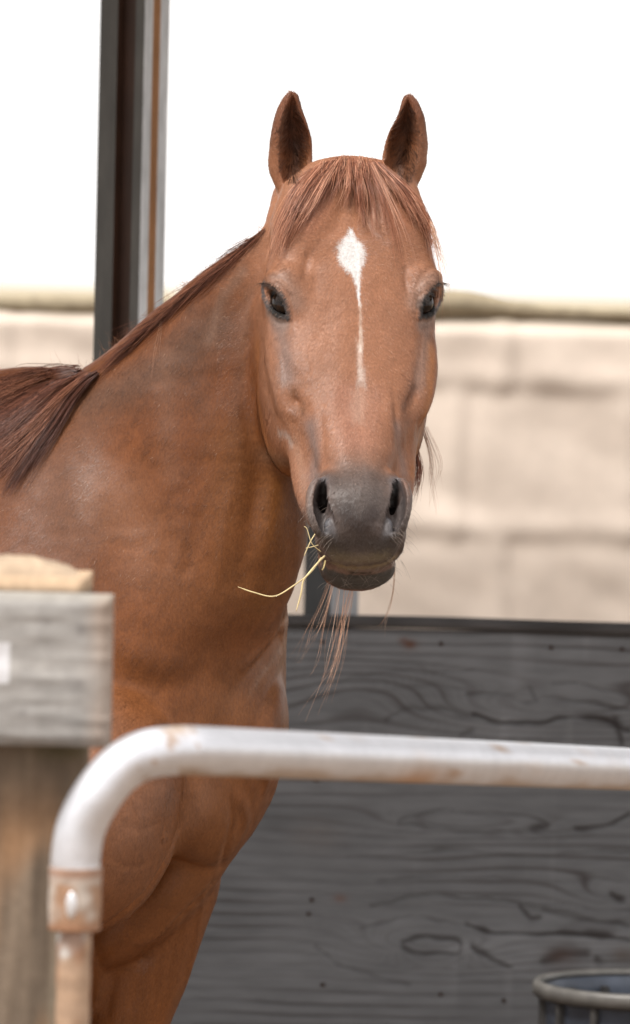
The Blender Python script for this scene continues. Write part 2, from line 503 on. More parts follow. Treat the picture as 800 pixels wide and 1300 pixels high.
# nostril rims then holes
NOSE = {}
def nostril(pts, q):
    C = catmull(pts, 13)
    P = np.array([hit(x, y) for x, y in C]); P = catmull(P[::2], 13)
    t = np.linspace(0, 1, 13)
    NOSE[q] = (P - EN * .004, np.array([P[1] - EN * .013 - EU * q * .002, P[3] - EN * .021 - EU * q * .0045, P[5] - EN * .030 - EU * q * .006, P[7] - EN * .040 - EU * q * .008]))
    outer = [p + EU * q * .0082 - EN * .003 for p in P]
    chain(outer, np.interp(t, [0, .3, .7, 1], [.0045, .0052, .0056, .0048]), .012)
    inner = [p - EU * q * .013 + EN * .003 for p in P[:8]]
    chain([p + EU * q * .0015 + EN * .002 for p in P], np.interp(t, [0, .25, .6, .9, 1], [.0034, .0066, .0092, .0082, .0044]), .005, 'cut')
    chain([p - EU * q * .0005 - EN * .006 for p in P], np.interp(t, [0, .25, .6, .9, 1], [.0034, .0068, .0088, .0066, .0034]), .005, 'cut')
    chain([P[1] - EN * .008 - EU * q * .002, P[3] - EN * .016 - EU * q * .0045, P[5] - EN * .026 - EU * q * .006, P[7] - EN * .036 - EU * q * .008], [.0040, .0058, .0066, .0060], .006, 'cut')
    ell(P[10] - EN * .006 - EU * q * .003, (EU, ES, EN), (.0060, .0120, .0080), .006)      # fleshy fold in the lower opening
nostril(NL, -1)
nostril(NR, 1)
# mouth slit
mouth = [hit(x, y) for x, y in ((404, 694), (411, 708), (424, 719), (440, 724), (460, 725), (480, 723), (494, 717), (506, 704), (511, 690))]
chain(catmull(mouth, 13), list(np.interp(np.linspace(0, 1, 13), [0, .15, .5, .85, 1], [.0014, .0026, .0032, .0026, .0014])), .006, 'cut', flat=3.5, fdir=EN)
# eyes: socket cut into the orbit, lids as raised rims round it
EYES = []; EYE_AX = []
def eye(mid, front, back, q, nrm_out):
    M = np.array([hit(x, y) for x, y in mid]); Fr = catmull([hit(x, y) for x, y in front], 12); Bk = catmull([hit(x, y) for x, y in back], 12)
    chain([m + nrm_out * .004 for m in M], [.0070, .0118, .0080], .003, 'cut')
    chain([m - nrm_out * .004 for m in M], [.0070, .0120, .0080], .003, 'cut')
    chain(Fr + nrm_out * .0006, np.interp(np.linspace(0, 1, 12), [0, .3, .8, 1], [.0032, .0040, .0030, .0020]), .004)
    chain(Bk + nrm_out * .0002, np.interp(np.linspace(0, 1, 12), [0, .5, 1], [.0028, .0026, .0020]), .003)
    up_fold = [p + nrm_out * .0008 - ES * .009 + EU * q * -.002 for p in Fr[:8]]
    chain(up_fold, np.interp(np.linspace(0, 1, 8), [0, .5, 1], [.003, .0055, .004]), .008)
    ax = M[2] - M[0]; ax = nrm(ax - nrm_out * np.dot(ax, nrm_out)); tx_ = np.cross(ax, nrm_out)
    c = M.mean(0) - nrm_out * .0142 - ax * .0012 + EU * q * .0006
    EYES.append((c, nrm_out, M, Fr, Bk, q)); EYE_AX.append((np.stack([ax, tx_, nrm_out]), np.array([.0205, .0160, .0162])))
NOUT = {q: nrm(EU * q * .80 + EN * .56 - ES * .08) for q in (-1, 1)}
eye([(343, 370), (351, 381), (360, 392)], [(335, 361), (346, 361), (358, 371), (365, 385), (369, 403)], [(335, 361), (337, 376), (343, 389), (354, 399), (369, 403)], -1, NOUT[-1])
eye([(554, 370), (546, 381), (539, 391)], [(559, 360), (551, 360), (541, 370), (534, 383), (531, 402)], [(559, 360), (560, 370), (557, 384), (548, 398), (531, 402)], 1, NOUT[1])

VB, QB = surface_nets()
print('surface nets', len(VB), len(QB), round(time.time() - T0, 1))

# ---- surface finish: relax, normals, then sculpted folds and hollows in real 3D
def relax(V, Q, it=2, lam=.5):
    e = np.vstack([Q[:, [0, 1]], Q[:, [1, 2]], Q[:, [2, 3]], Q[:, [3, 0]]]); n = len(V)
    deg = np.bincount(e[:, 0], minlength=n) + np.bincount(e[:, 1], minlength=n)
    for k in range(it):
        l = lam if k % 2 == 0 else -lam * .9
        A = np.stack([np.bincount(e[:, 0], V[e[:, 1], a], n) + np.bincount(e[:, 1], V[e[:, 0], a], n) for a in range(3)], 1)
        V = V + l * (A / deg[:, None] - V)
    return V
def normals(V, Q):
    nn = np.cross(V[Q[:, 2]] - V[Q[:, 0]], V[Q[:, 3]] - V[Q[:, 1]])
    N = np.stack([sum(np.bincount(Q[:, k], nn[:, a], len(V)) for k in range(4)) for a in range(3)], 1)
    return N / (np.linalg.norm(N, axis=1)[:, None] + 1e-12)
VB = relax(VB, QB, 4)
NB_ = normals(VB, QB)
if np.mean(NB_[VB[:, 2] > 1.5] @ -fw) < 0:
    pass

def poly_w(P, pts, w, amp=None):
    """gaussian weight by distance to a 3D polyline; w may vary along it"""
    pts = np.asarray(pts, float); ws = np.broadcast_to(np.asarray(w, float), (len(pts),))
    am = np.ones(len(pts)) if amp is None else amp
    W_ = np.zeros(len(P)); m = ws.max() * 3.2
    lo, hi = pts.min(0) - m, pts.max(0) + m
    idx = np.nonzero(((P > lo) & (P < hi)).all(1))[0]
    if len(idx) == 0: return W_
    p = P[idx]; best = np.zeros(len(idx))
    if len(pts) == 1:
        best = np.exp(-((p - pts[0]) ** 2).sum(1) / ws[0] ** 2)
    for i in range(len(pts) - 1):
        a, b = pts[i], pts[i + 1]; v = b - a; t = np.clip(((p - a) @ v) / (v @ v + 1e-12), 0, 1)
        d2 = ((p - a - t[:, None] * v) ** 2).sum(1); ww = ws[i] + (ws[i + 1] - ws[i]) * t
        best = np.maximum(best, np.exp(-d2 / ww ** 2) * (am[i] + (am[i + 1] - am[i]) * t))
    W_[idx] = best
    return W_
def HP(pts, lift=0, n=None):
    """pixels of the photograph -> points on the body"""
    c = catmull(pts, n or max(2, 4 * len(pts))) if len(pts) > 1 else np.array(pts, float)
    return np.array([hit(x, y, lift) for x, y in c])
def taper(n, w):
    t = np.linspace(0, 1, n)
    return w * (.45 + .55 * np.sin(math.pi * t))
def relax_line(P, it=12):
    P = P.copy()
    for _ in range(it): P[1:-1] = P[1:-1] * .5 + (P[:-2] + P[2:]) * .25
    return P
def sculpt(pts, w, amp):
    P = HP(pts)
    if w > .011: P = relax_line(P)
    am = np.sin(math.pi * np.linspace(.04, .96, len(P))) ** .8 if len(P) > 1 else None
    g_ = poly_w(VB, P, w, am)
    global DSP
    DSP += amp * g_
DSP = np.zeros(len(VB))
mm = .001
SCULPT = [
 # forehead: furrows of the temporal muscles, brow grooves
 ([(441, 245), (432, 275), (414, 298), (396, 314)], 7, -3.2), ([(425, 240), (408, 270), (392, 286)], 13, 2.0),
 ([(452, 250), (462, 278), (478, 298), (496, 312)], 7, -2.6), ([(475, 245), (492, 270), (508, 290)], 13, 2.5),
 ([(396, 316), (389, 334), (385, 354)], 4.5, -3.4), ([(511, 338), (514, 354), (514, 370)], 4.5, -3.4),
 ([(352, 344), (366, 345), (378, 356)], 7, 2.6), ([(550, 344), (536, 343), (524, 352)], 7, 2.6),
 ([(345, 352), (358, 354), (370, 366)], 2.6, -1.6), ([(553, 352), (541, 353), (531, 364)], 2.6, -1.6),
 ([(372, 372), (376, 392), (378, 412)], 7, 2.0), ([(527, 372), (523, 392), (520, 412)], 7, 2.0),
 ([(346, 404), (355, 410), (364, 409)], 2.2, -1.3), ([(552, 404), (544, 409), (536, 408)], 2.2, -1.3),
 ([(448, 300), (452, 360), (457, 430)], 22, 1.5),
 # hollows at the end of the facial crests
 ([(370, 492), (373, 508), (384, 518)], 7.5, -7.5), ([(374, 508)], 5, -4), ([(360, 455), (366, 480)], 8, -2.0),
 ([(365, 530), (372, 545), (382, 570)], 8, 2.4), ([(347, 475), (352, 500), (350, 525)], 9, 2.0),
 ([(527, 488), (524, 504), (514, 518)], 7, -6.5), ([(531, 462), (529, 480)], 7, -2.0),
 ([(528, 530), (524, 548), (520, 575)], 7, 3.0), ([(539, 480), (537, 510)], 7, 1.5),
 # long folds down the nose
 ([(398, 500), (402, 545), (404, 590)], 6, 1.6), ([(408, 520), (412, 560), (412, 595)], 4, -1.4),
 ([(498, 490), (502, 530), (504, 560), (506, 596)], 3.5, -2.6), ([(492, 480), (494, 530), (497, 580)], 6, 1.6),
 ([(512, 540), (512, 590)], 4, 1.6), ([(385, 590), (392, 560)], 5, 1.0),
 ([(425, 470), (430, 540)], 12, 1.0), ([(486, 470), (484, 540)], 12, 1.0),
 # veins and creases
 ([(344, 430), (356, 450), (360, 480), (352, 520)], 2.2, .7), ([(390, 430), (394, 470), (390, 495)], 2.4, .7),
 ([(540, 420), (536, 450), (538, 485)], 2.2, .7), ([(470, 470), (480, 500), (476, 540)], 2, .45),
 # muzzle
 ([(447, 668), (446, 690)], 3, -1.0), ([(467, 672), (468, 690)], 2.6, -1.1),
 ([(418, 684), (424, 694), (426, 706)], 3, -1.6), ([(494, 682), (490, 692), (488, 702)], 3, -1.4),
 ([(404, 660), (408, 680), (414, 700)], 2.4, -1.2), ([(510, 664), (507, 684), (502, 700)], 2.4, -1.2),
 ([(516, 668), (512, 690), (508, 706)], 2.2, 1.0), ([(398, 668), (402, 690), (408, 706)], 2.2, 1.0),
 
 # neck: throat groove, jugular furrow, muscle planes
 ([(332, 565), (330, 610), (318, 680), (300, 760)], 14, -5), ([(342, 600), (346, 680), (340, 750)], 20, 4),
 ([(398, 730), (372, 782), (335, 830), (296, 880)], 9, -4.5), ([(404, 745), (376, 800), (345, 850), (318, 900)], 9, 3.5),
 ([(376, 775), (352, 805), (325, 832), (300, 850)], 5, 2.5),
 ([(318, 340), (280, 400), (262, 460), (268, 540)], 16, -4), ([(290, 430), (300, 520), (292, 600)], 20, 4),
 ([(200, 470), (205, 560), (225, 640)], 22, 3.0), ([(150, 520), (160, 620), (180, 720)], 26, -4),
 ([(255, 640), (250, 690), (262, 720)], 9, -3), ([(330, 440), (322, 500), (326, 560)], 9, -3),
 ([(100, 560), (110, 640), (118, 720)], 30, 4), ([(60, 620), (70, 720)], 26, -3), ([(200, 700), (190, 790), (200, 870)], 24, 4),
 ([(262, 780), (255, 850), (235, 915)], 18, -3),
 ([(300, 600), (286, 660), (280, 720), (262, 780)], 4, 1.2), ([(346, 520), (338, 548), (344, 575)], 3, -1.0), ([(352, 330), (330, 360), (300, 400)], 10, -3), ([(330, 372), (312, 420), (304, 470)], 9, 2.5),
 ([(208, 640), (214, 700), (206, 730)], 6, -2), ([(236, 690), (240, 715), (236, 730)], 5, -3), ([(130, 800), (170, 830), (220, 840)], 16, 2.5), ([(150, 860), (200, 875), (260, 860)], 14, -2.5), ([(170, 930), (200, 915), (236, 925)], 10, 2),
 ([(330, 905), (320, 960), (330, 990)], 8, -3), ([(345, 915), (342, 970), (336, 1010)], 7, 3), ([(250, 985), (256, 1030), (252, 1070)], 9, 2),
 ([(150, 1040), (180, 1052), (205, 1040)], 4, -1.0), ([(140, 1090), (170, 1100), (198, 1088)], 3.5, -.9), ([(160, 1000), (176, 1030), (180, 1070)], 3, .9),
 ([(262, 1120), (252, 1180), (232, 1260)], 5, 1.5), ([(240, 1150), (220, 1210), (206, 1280)], 5, -2), ([(150, 1225), (140, 1260), (136, 1300)], 6, -3),
 # breast: the deep line between the muscles, arm and elbow folds
 ([(237, 975), (234, 1020), (228, 1052), (212, 1092), (188, 1130), (156, 1160), (122, 1182)], 5.5, -8), 
 ([(292, 1006), (295, 1040), (288, 1078), (280, 1104)], 5, -4), ([(302, 1000), (312, 1040), (300, 1075)], 8, 3),
 ([(276, 1114), (250, 1144), (220, 1172), (190, 1206), (176, 1226)], 5, -4), ([(206, 1196), (186, 1216), (174, 1224)], 5, -7), ([(222, 1166), (196, 1188), (168, 1198)], 8, 5),
 ([(262, 1170), (240, 1230), (225, 1290)], 10, 3), ([(180, 1240), (165, 1290)], 6, -4), ([(205, 1230), (190, 1300)], 7, -3),
 ([(210, 1060), (208, 1064), (214, 1062)], 2.5, 1.5),
]
for pts, w, a in SCULPT:
    y_ = np.mean([p[1] for p in pts]); x_ = np.mean([p[0] for p in pts])
    on_head = x_ > 333 and y_ < 750
    if on_head: sculpt(pts, w * mm * 1.2, a * mm * .76)
    elif y_ > 970: sculpt(pts, w * mm * 1.15, a * mm * .9)
    else: sculpt(pts, w * mm * 1.3, a * mm * 1.15)
VB = VB + NB_ * DSP[:, None]
fine = (VB[:, 2] > .8)
_r = VB - HO; _m = smoothstep(.45, .51, _r @ ES) * (VB[:, 2] > 1.2) * (VB[:, 0] > -.1)
VB = VB + NB_ * (_m * (vnoise(VB, 190, 4) * .00035 + vnoise(VB, 420, 5) * .00025))[:, None]
VB = VB + NB_ * (np.where(fine, vnoise(VB, 28, 1) * .0010 + vnoise(VB, 70, 2) * .0004, 0))[:, None]
NB_ = normals(VB, QB)
print('sculpted', round(time.time() - T0, 1))

# ---------------------------------------------------------------- colours of the coat (painted in 3D on the skin)
def LC(r, g_, b):          # sRGB 0..255 -> linear
    v = np.array([r, g_, b]) / 255.0
    return np.where(v <= .04045, v / 12.92, ((v + .055) / 1.055) ** 2.4)
CH_FACE = np.array([.272, .118, .061]); CH_NECK = np.array([.142, .046, .014]); CH_DEEP = np.array([.30, .105, .030])
CH_DARK = np.array([.145, .062, .036]); GREY = np.array([.200, .150, .125]); MZ_C = np.array([.085, .066, .058])
BLACK = np.array([.020, .016, .014]); WHITE = np.array([.56, .54, .525]); EARIN = np.array([.060, .028, .019])

def make_marks():
    M = []
    def add(pts, w, col, a=1.0, n=None, nz=0.0):
        c = np.array(col, float)
        if c.mean() < .5: c = c * (.76 if pts[0][0] > 325 and pts[0][1] < 600 else .54)      # overall tone of the coat tints
        M.append((HP(pts, 0, n) if len(pts) > 1 else np.array([hit(*pts[0])]), w * mm, c, a, nz))
    # withers: greyer, darker hair
    add([(60, 500), (130, 500), (200, 470), (280, 410)], 34, [.150, .085, .055], .6, nz=.35)
    add([(40, 560), (60, 640), (50, 700)], 60, [.21, .095, .055], .5)
    add([(110, 540), (100, 640)], 40, [.17, .085, .050], .35, nz=.3)
    add([(250, 400), (245, 480), (260, 520)], 22, [.17, .08, .045], .4, nz=.3)
    add([(310, 345), (282, 380), (265, 430)], 8, [.40, .25, .18], .5, nz=.3)
    add([(318, 370), (310, 430), (300, 520), (296, 560)], 10, [.34, .18, .115], .4, nz=.3)
    add([(212, 450), (214, 540), (218, 600)], 16, [.30, .15, .09], .35, nz=.3)
    add([(150, 640), (190, 690), (250, 760)], 60, [.34, .135, .055], .6)
    add([(60, 600), (90, 700)], 30, [.26, .13, .08], .3, nz=.4)
    add([(300, 560), (290, 640), (296, 740)], 34, [.33, .125, .040], .7)
    add([(352, 620), (352, 700), (336, 760)], 34, [.34, .13, .036], .8)
    add([(396, 760), (372, 800), (340, 860)], 34, [.32, .12, .034], .7)
    add([(404, 735), (376, 790), (345, 838), (316, 880)], 3.2, [.55, .36, .25], .45, nz=.3)  # light along the throat ridge, painted as a pale line
    add([(300, 900), (280, 960), (250, 1100), (215, 1200)], 60, [.34, .13, .045], .8)
    add([(150, 960), (160, 1100)], 60, [.36, .16, .085], .6)
    add([(140, 1240), (175, 1240), (240, 1180)], 50, [.30, .105, .034], .8)
    add([(180, 1050), (200, 1000)], 30, [.42, .21, .125], .3, nz=.4)
    add([(245, 1040), (262, 1000)], 20, [.40, .20, .12], .4, nz=.4)
    # cheeks: redder towards the back, greyish veils on the face
    add([(327, 440), (327, 500), (338, 560), (362, 600)], 16, [.40, .150, .050], .75)
    add([(340, 580), (362, 585)], 14, [.20, .115, .07], .6)  # shade at the bottom of the cheek, painted darker
    add([(545, 440), (545, 500), (532, 560), (524, 600)], 9, [.44, .17, .055], .8)
    add([(352, 408), (362, 440), (366, 480)], 14, [.24, .165, .14], .75, nz=.4)
    add([(352, 350), (368, 362), (378, 385)], 12, [.25, .17, .135], .5, nz=.3)
    add([(340, 392), (350, 404), (362, 412)], 9, [.27, .20, .17], .75)
    add([(551, 350), (536, 360), (526, 385)], 12, [.25, .17, .135], .5, nz=.3)
    add([(556, 396), (548, 404), (534, 412)], 8, [.27, .20, .17], .75)
    add([(544, 412), (537, 450), (530, 490)], 11, [.27, .18, .145], .6, nz=.4)
    add([(372, 498), (374, 510), (384, 520)], 6, [.155, .065, .030], .9)  # crest-end hollows, left then right: their shade painted into the coat
    add([(526, 492), (521, 507), (513, 519)], 6, [.155, .065, .035], .85)
    add([(395, 540), (402, 575), (398, 610)], 13, [.27, .195, .175], .75, nz=.3)
    add([(376, 560), (384, 600), (390, 640)], 8, [.42, .24, .16], .5)
    add([(504, 540), (508, 575), (512, 600)], 8, [.30, .22, .195], .55, nz=.3)
    add([(390, 322), (385, 352)], 3.5, [.19, .075, .035], .8); add([(513, 340), (514, 368)], 3.5, [.19, .075, .035], .75)  # brow grooves, then forehead furrows: shade of the folds painted darker
    add([(430, 283), (412, 302), (392, 318)], 6, [.25, .10, .048], .6); add([(464, 283), (480, 302), (496, 312)], 6, [.25, .10, .048], .5)
    add([(408, 256), (392, 284)], 16, [.42, .16, .085], .5); add([(492, 256), (506, 284)], 16, [.42, .16, .085], .5)
    add([(440, 500), (448, 560)], 20, [.40, .185, .125], .5); add([(476, 500), (470, 560)], 16, [.37, .175, .115], .4)
    # muzzle
    add([(455, 600), (455, 640)], 34, MZ_C * 1.9, .75, nz=.25)
    add([(425, 610), (455, 655), (490, 610)], 26, MZ_C * 1.35, .8)
    add([(404, 640), (410, 680), (430, 700)], 16, MZ_C * 1.3, .85); add([(512, 640), (506, 680), (486, 700)], 16, MZ_C * 1.2, .85)
    add([(420, 690), (456, 690), (494, 690)], 18, MZ_C * .95, .9)
    add([(440, 650), (456, 668), (474, 652)], 13, [.050, .034, .031], .7)
    add([(396, 612), (393, 640), (396, 665)], 4, [.30, .25, .23], .55); add([(402, 604), (412, 600)], 4, [.30, .25, .23], .5)
    add([(520, 612), (522, 640), (518, 665)], 3.5, [.26, .22, .20], .5)
    add([(422, 715), (440, 719), (460, 720), (485, 716), (498, 708)], 6.5, [.42, .33, .20], .85, nz=.5)
    add([(426, 707), (456, 710), (488, 706)], 10, [.30, .24, .15], .62, nz=.8)
    add([(410, 728), (430, 735), (460, 738), (492, 733), (510, 724)], 14, [.115, .106, .100], .95)
    add([(430, 742), (460, 744), (490, 740)], 14, [.100, .092, .088], .95)
    add([(416, 727), (436, 731), (460, 732), (486, 729), (502, 722)], 5.0, [.095, .086, .080], 1.0)
    add([(410, 712), (414, 722)], 5, [.09, .08, .074], 1.0); add([(508, 708), (505, 718)], 5, [.09, .08, .074], 1.0)
    add([(446, 727), (460, 728), (470, 727)], 2.2, [.02, .016, .014], .9)
    add([(390, 668), (400, 690)], 8, MZ_C * 1.5, .8); add([(519, 668), (512, 695)], 8, MZ_C * 1.3, .8)
    # eyes: dark lid rims
    for c, no, Mi, Fr, Bk, q in EYES:
        M.append((Fr + no * .003, 4.6 * mm, np.array([.040, .034, .033]), .95, 0)); M.append((Bk + no * .002, 3.8 * mm, np.array([.055, .048, .047]), .94, 0))
        M.append((Mi - no * .007, 8.0 * mm, np.array([.012, .009, .008]), .98, 0))
    # pale marks: star, stripe, snip
    def blob(rows, a=1.0, nz=.5):
        for x, y, w in rows: M.append((np.array([hit(x, y)]), w * mm, WHITE, a, nz))
    def vary(rows, col, a, nz):
        P_ = np.array([hit(x, y) for x, y, w in rows]); k_ = catmull(np.hstack([P_, np.array([[w] for x, y, w in rows])]), 5 * len(rows))
        M.append((k_[:, :3], np.maximum(k_[:, 3], .8) * mm, np.array(col, float), a, nz))
    vary([(446, 290, 1.5), (446, 299, 4.5), (445, 308, 10), (445, 318, 16.5), (446, 325, 17), (449, 336, 11), (452, 348, 6.5), (454, 360, 3.6), (455, 374, 2.2), (456, 388, 1.5)], WHITE, 1.0, .55)
    vary([(456, 384, 1.8), (457, 402, 1.9), (457, 420, 2.4), (457, 434, 3.4), (457, 446, 2.2)], [.50, .40, .33], .7, 1.4)
    add([(456, 440), (458, 480)], 3.0, [.74, .64, .57], .35, nz=1.0)
    add([(458, 470), (459, 480), (459, 488)], 5.5, [.52, .45, .40], .36, nz=1.8)
    add([(455, 500), (454, 530)], 9, [.60, .42, .33], .3, nz=1.0)
    add([(354, 548), (365, 552), (370, 562)], 5, [.50, .44, .40], .45, nz=1.0)
    return M
MARKS = make_marks()
def coat_color(P, N, ear_dark=True, hairy=False):
    C = np.empty((len(P), 3)); rel = P - HO
    s = rel @ ES; n = rel @ EN; u = rel @ EU
    face = smoothstep(-.17, -.06, n) * smoothstep(-.06, .02, s) * (np.abs(u) < .17)
    C[:] = CH_NECK
    low = smoothstep(1.35, .95, P[:, 2])[:, None]
    C = C * (1 - low) + np.array([.168, .058, .017]) * low
    C = C * (1 - face[:, None]) + CH_FACE * face[:, None]
    mz = (smoothstep(.435, .515, s + .016 * vnoise(P, 40, 21) + .012 * vnoise(P, 400, 22)) * face)[:, None]
    C = C * (1 - mz) + (np.array([.118, .084, .072]) * (1 + .22 * vnoise(P, 60, 26) + .16 * vnoise(P, 210, 27))[:, None]) * mz
    Dn = nrm([-.5, .15, -.85]); E1 = nrm(np.cross(Dn, [0, 1, 0])); E2 = np.cross(Dn, E1)
    Pn = np.stack([P @ E1, P @ E2, (P @ Dn) * .16], 1)
    C = C * (1 + (1 - face) * (.16 * vnoise(Pn, 120, 23) + .10 * vnoise(Pn, 420, 24) + .07 * vnoise(Pn, 34, 25)))[:, None]
    n1 = vnoise(P, 22, 3)[:, None]; n2 = vnoise(P, 75, 5)[:, None]
    C = C * (1 + .10 * n1 + .07 * n2)
    Ps = np.stack([u * 1.0, s * .28, n * 1.0], 1); hi_ = vnoise(Ps, 620, 9); hi2 = vnoise(Ps, 300, 11)
    for pts, w, col, a, nz in MARKS:
        k = poly_w(P, pts, w)
        if nz: k = np.clip(k + k * (1 - k) * 2.2 * nz * (.6 * hi_ + .5 * hi2), 0, 1.2)
        if a > .9 and len(pts) > 0: k = smoothstep(.22, .68, k)
        k = np.clip(k * a, 0, 1)[:, None]
        C = C * (1 - k) + col * k
    # mouth corner underside and nostril: grey lining, shade of its depth painted dark
    for q, pts in ((-1, NL), (1, NR)):
        L_ = NOSE[q]
        k = poly_w(P, L_[0], .0085)[:, None]; C = C * (1 - k) + np.array([.120, .120, .130]) * k
        k = np.clip(poly_w(P, L_[1], .0085) * 1.5, 0, 1)[:, None]; C = C * (1 - k) + np.array([.012, .009, .008]) * k
    for (c, no, Mi, Fr, Bk, q), (A_x, rad) in zip(EYES, EYE_AX):
        d = P - c; e_ = np.linalg.norm((d @ A_x.T) / rad, axis=1)
        k = ((1 - smoothstep(1.14, 1.30, e_)) * (1 - smoothstep(.0120, .0145, d @ no)))[:, None]
        C = C * (1 - k) + np.array([.014, .012, .011]) * k
    hf = (1 - smoothstep(.075, .095, P[:, 2]))[:, None]; C = C * (1 - hf) + np.array([.06, .048, .04]) * hf
    # ears
    e = smoothstep(-.020, -.055, s)[:, None] * (P[:, 1] < .4)[:, None] * (P[:, 0] > -.12)[:, None]
    C = C * (1 - e) + np.array([.165, .064, .033]) * e
    inn = e[:, 0] * ear_in(P)
    C = C * (1 - inn[:, None]) + EARIN * inn[:, None]
    return np.clip(C, .004, .9)
EARB = [(W(372, 185, 7.16), .030), (W(376, 210, 7.16), .030), (W(368, 160, 7.16), .022), (W(515, 190, 7.14), .030), (W(512, 212, 7.14), .028), (W(518, 165, 7.14), .022)]
def ear_in(P):
    k = np.zeros(len(P))
    for c, r in EARB:
        d = P - c; dep = d @ TOV; d = d - dep[:, None] * TOV
        k = np.maximum(k, np.exp(-((d ** 2).sum(1) / (r * .52) ** 2)) * smoothstep(.012, .0, dep))
    return k

SKC = coat_color(VB, NB_)
print('painted', round(time.time() - T0, 1))

def coat_material(name, rough=.45, bump=.2, sheen=.0):
    m, nd, lk, bs = new_mat(name)
    at = N_(nd, 'ShaderNodeAttribute', attribute_name='Col')
    tc = N_(nd, 'ShaderNodeTexCoord')
    mp = N_(nd, 'ShaderNodeMapping'); mp.inputs['Scale'].default_value = (1, 1, .45)
    nz = N_(nd, 'ShaderNodeTexNoise', i_Scale=420.0, i_Detail=3.0, i_Roughness=.6)
    lk.new(tc.outputs['Object'], mp.inputs[0]); lk.new(mp.outputs[0], nz.inputs['Vector'])
    r = ramp(nd, [(.3, (.78, .76, .74)), (.7, (1.18, 1.2, 1.22))]); lk.new(nz.outputs[0], r.inputs[0])
    mx = N_(nd, 'ShaderNodeMixRGB', blend_type='MULTIPLY'); mx.inputs[0].default_value = 1
    lk.new(at.outputs['Color'], mx.inputs[1]); lk.new(r.outputs[0], mx.inputs[2]); lk.new(mx.outputs[0], bs.inputs['Base Color'])
    bp = N_(nd, 'ShaderNodeBump', i_Strength=bump, i_Distance=.0012); lk.new(nz.outputs[0], bp.inputs['Height']); lk.new(bp.outputs[0], bs.inputs['Normal'])
    bs.inputs['Roughness'].default_value = rough; bs.inputs['Sheen Weight'].default_value = sheen; bs.inputs['Sheen Roughness'].default_value = .45
    bs.inputs['Sheen Tint'].default_value = (1, .86, .76, 1); bs.inputs['Specular IOR Level'].default_value = .25
    return m
M_SKIN = coat_material('horse_skin')

horse = link('horse', None); horse.location = (C0[0] - .55, C0[1] + .35, 0); horse.rotation_mode = 'XYZ'
tag(horse, 'chestnut horse with white star and thin stripe, ears pricked, hay at its mouth', 'horse')
HB = np.array(horse.location)
me = np_mesh('body', VB - HB, QB, M_SKIN, True, SKC)
body = link('body', me, horse)

# ---------------------------------------------------------------- short coat: flat-lying hairs rooted in the skin
def hair_needles(P, D, N, L, Wd, C):
    """one thin pointed blade per hair"""
    S = np.cross(D, N); S /= np.linalg.norm(S, axis=1)[:, None] + 1e-9
    m_ = len(P); V = np.empty((m_, 3, 3))
    V[:, 0] = P - S * Wd[:, None]; V[:, 1] = P + S * Wd[:, None]; V[:, 2] = P + D * L[:, None]
    return V.reshape(-1, 3), np.arange(m_ * 3, dtype=np.int32).reshape(-1, 3), np.repeat(C, 3, axis=0)

def roots(count, keep):
    """random points on the skin triangles for which keep(centre, normal) gives a density 0..1"""
    T = np.vstack([QB[:, [0, 1, 2]], QB[:, [0, 2, 3]]])
    a, b, c = VB[T[:, 0]], VB[T[:, 1]], VB[T[:, 2]]
    ar = np.linalg.norm(np.cross(b - a, c - a), axis=1) / 2
    ce = (a + b + c) / 3; nn = NB_[T].mean(1); nn /= np.linalg.norm(nn, axis=1)[:, None] + 1e-9
    wgt = ar * keep(ce, nn); wgt /= wgt.sum()
    pick = rng.choice(len(T), count, p=wgt)
    u = rng.random(count); v = rng.random(count); f = u + v > 1; u[f] = 1 - u[f]; v[f] = 1 - v[f]
    P = a[pick] + (b - a)[pick] * u[:, None] + (c - a)[pick] * v[:, None]
    return P, nn[pick]
OUTW = 1.0 if np.mean(((VB - VB.mean(0)) * NB_).sum(1)) > 0 else -1.0
def keep(c, n):
    v = c - CAM; z = v @ fw; px = 400 + F_PX * (v @ rt) / z; py = 650 - F_PX * (v @ up) / z
    ins = (px > -60) & (px < 860) & (py > 60) & (py < 1340)
    facing = smoothstep(-.35, .05, -(n * OUTW) @ fw)
    head = ((c - HO) @ EN > -.20) & (c[:, 2] > 1.22) & (c[:, 0] > -.13)
    rel = c - HO; sm = smoothstep(.44, .50, rel @ ES) * head
    return ins * facing * np.where(head, 1.9, .8) * (1 - .62 * sm)
P, Nn = roots(520000, keep); Nn = Nn * OUTW
rel = P - HO; s = rel @ ES; u = rel @ EU; n = rel @ EN
headm = (n > -.20) & (P[:, 2] > 1.22) & (P[:, 0] > -.13)
star = H(0.0, .135, .012)
dh = ES[None, :] * np.clip((s - .13) * 14, -1, 1)[:, None] + EU[None, :] * (np.sign(u) * .35 + u * 6)[:, None] - EN[None, :] * .25
dn = np.tile(nrm([-.5, .15, -.85]), (len(P), 1))
D = np.where(headm[:, None], dh, dn)
earm = s < -.03
D = np.where((earm & headm)[:, None], UPV[None, :] + .3 * np.sign(P[:, 0:1] - .03) * RTV[None, :], D)
D += rng.normal(0, .22, D.shape)
D -= Nn * (D * Nn).sum(1)[:, None]; D /= np.linalg.norm(D, axis=1)[:, None] + 1e-9
lift_ = (rng.uniform(.05, .28, len(P)) * np.where(headm, 1, .45))[:, None]
D = D + Nn * lift_; D /= np.linalg.norm(D, axis=1)[:, None]
L = rng.uniform(.004, .0085, len(P)) * np.where(headm, .8, 1.35)
C = coat_color(P, Nn)
var = rng.normal(1, 1, len(P)) * np.where(headm, .14, .06) + 1; pale = rng.random(len(P)) < np.where(headm, .06, .012)
C = C * np.clip(var, .55, 1.6)[:, None]
C = np.where((pale & ~(s > .48))[:, None], C * .72 + np.array([.62, .42, .30]) * .28, C)
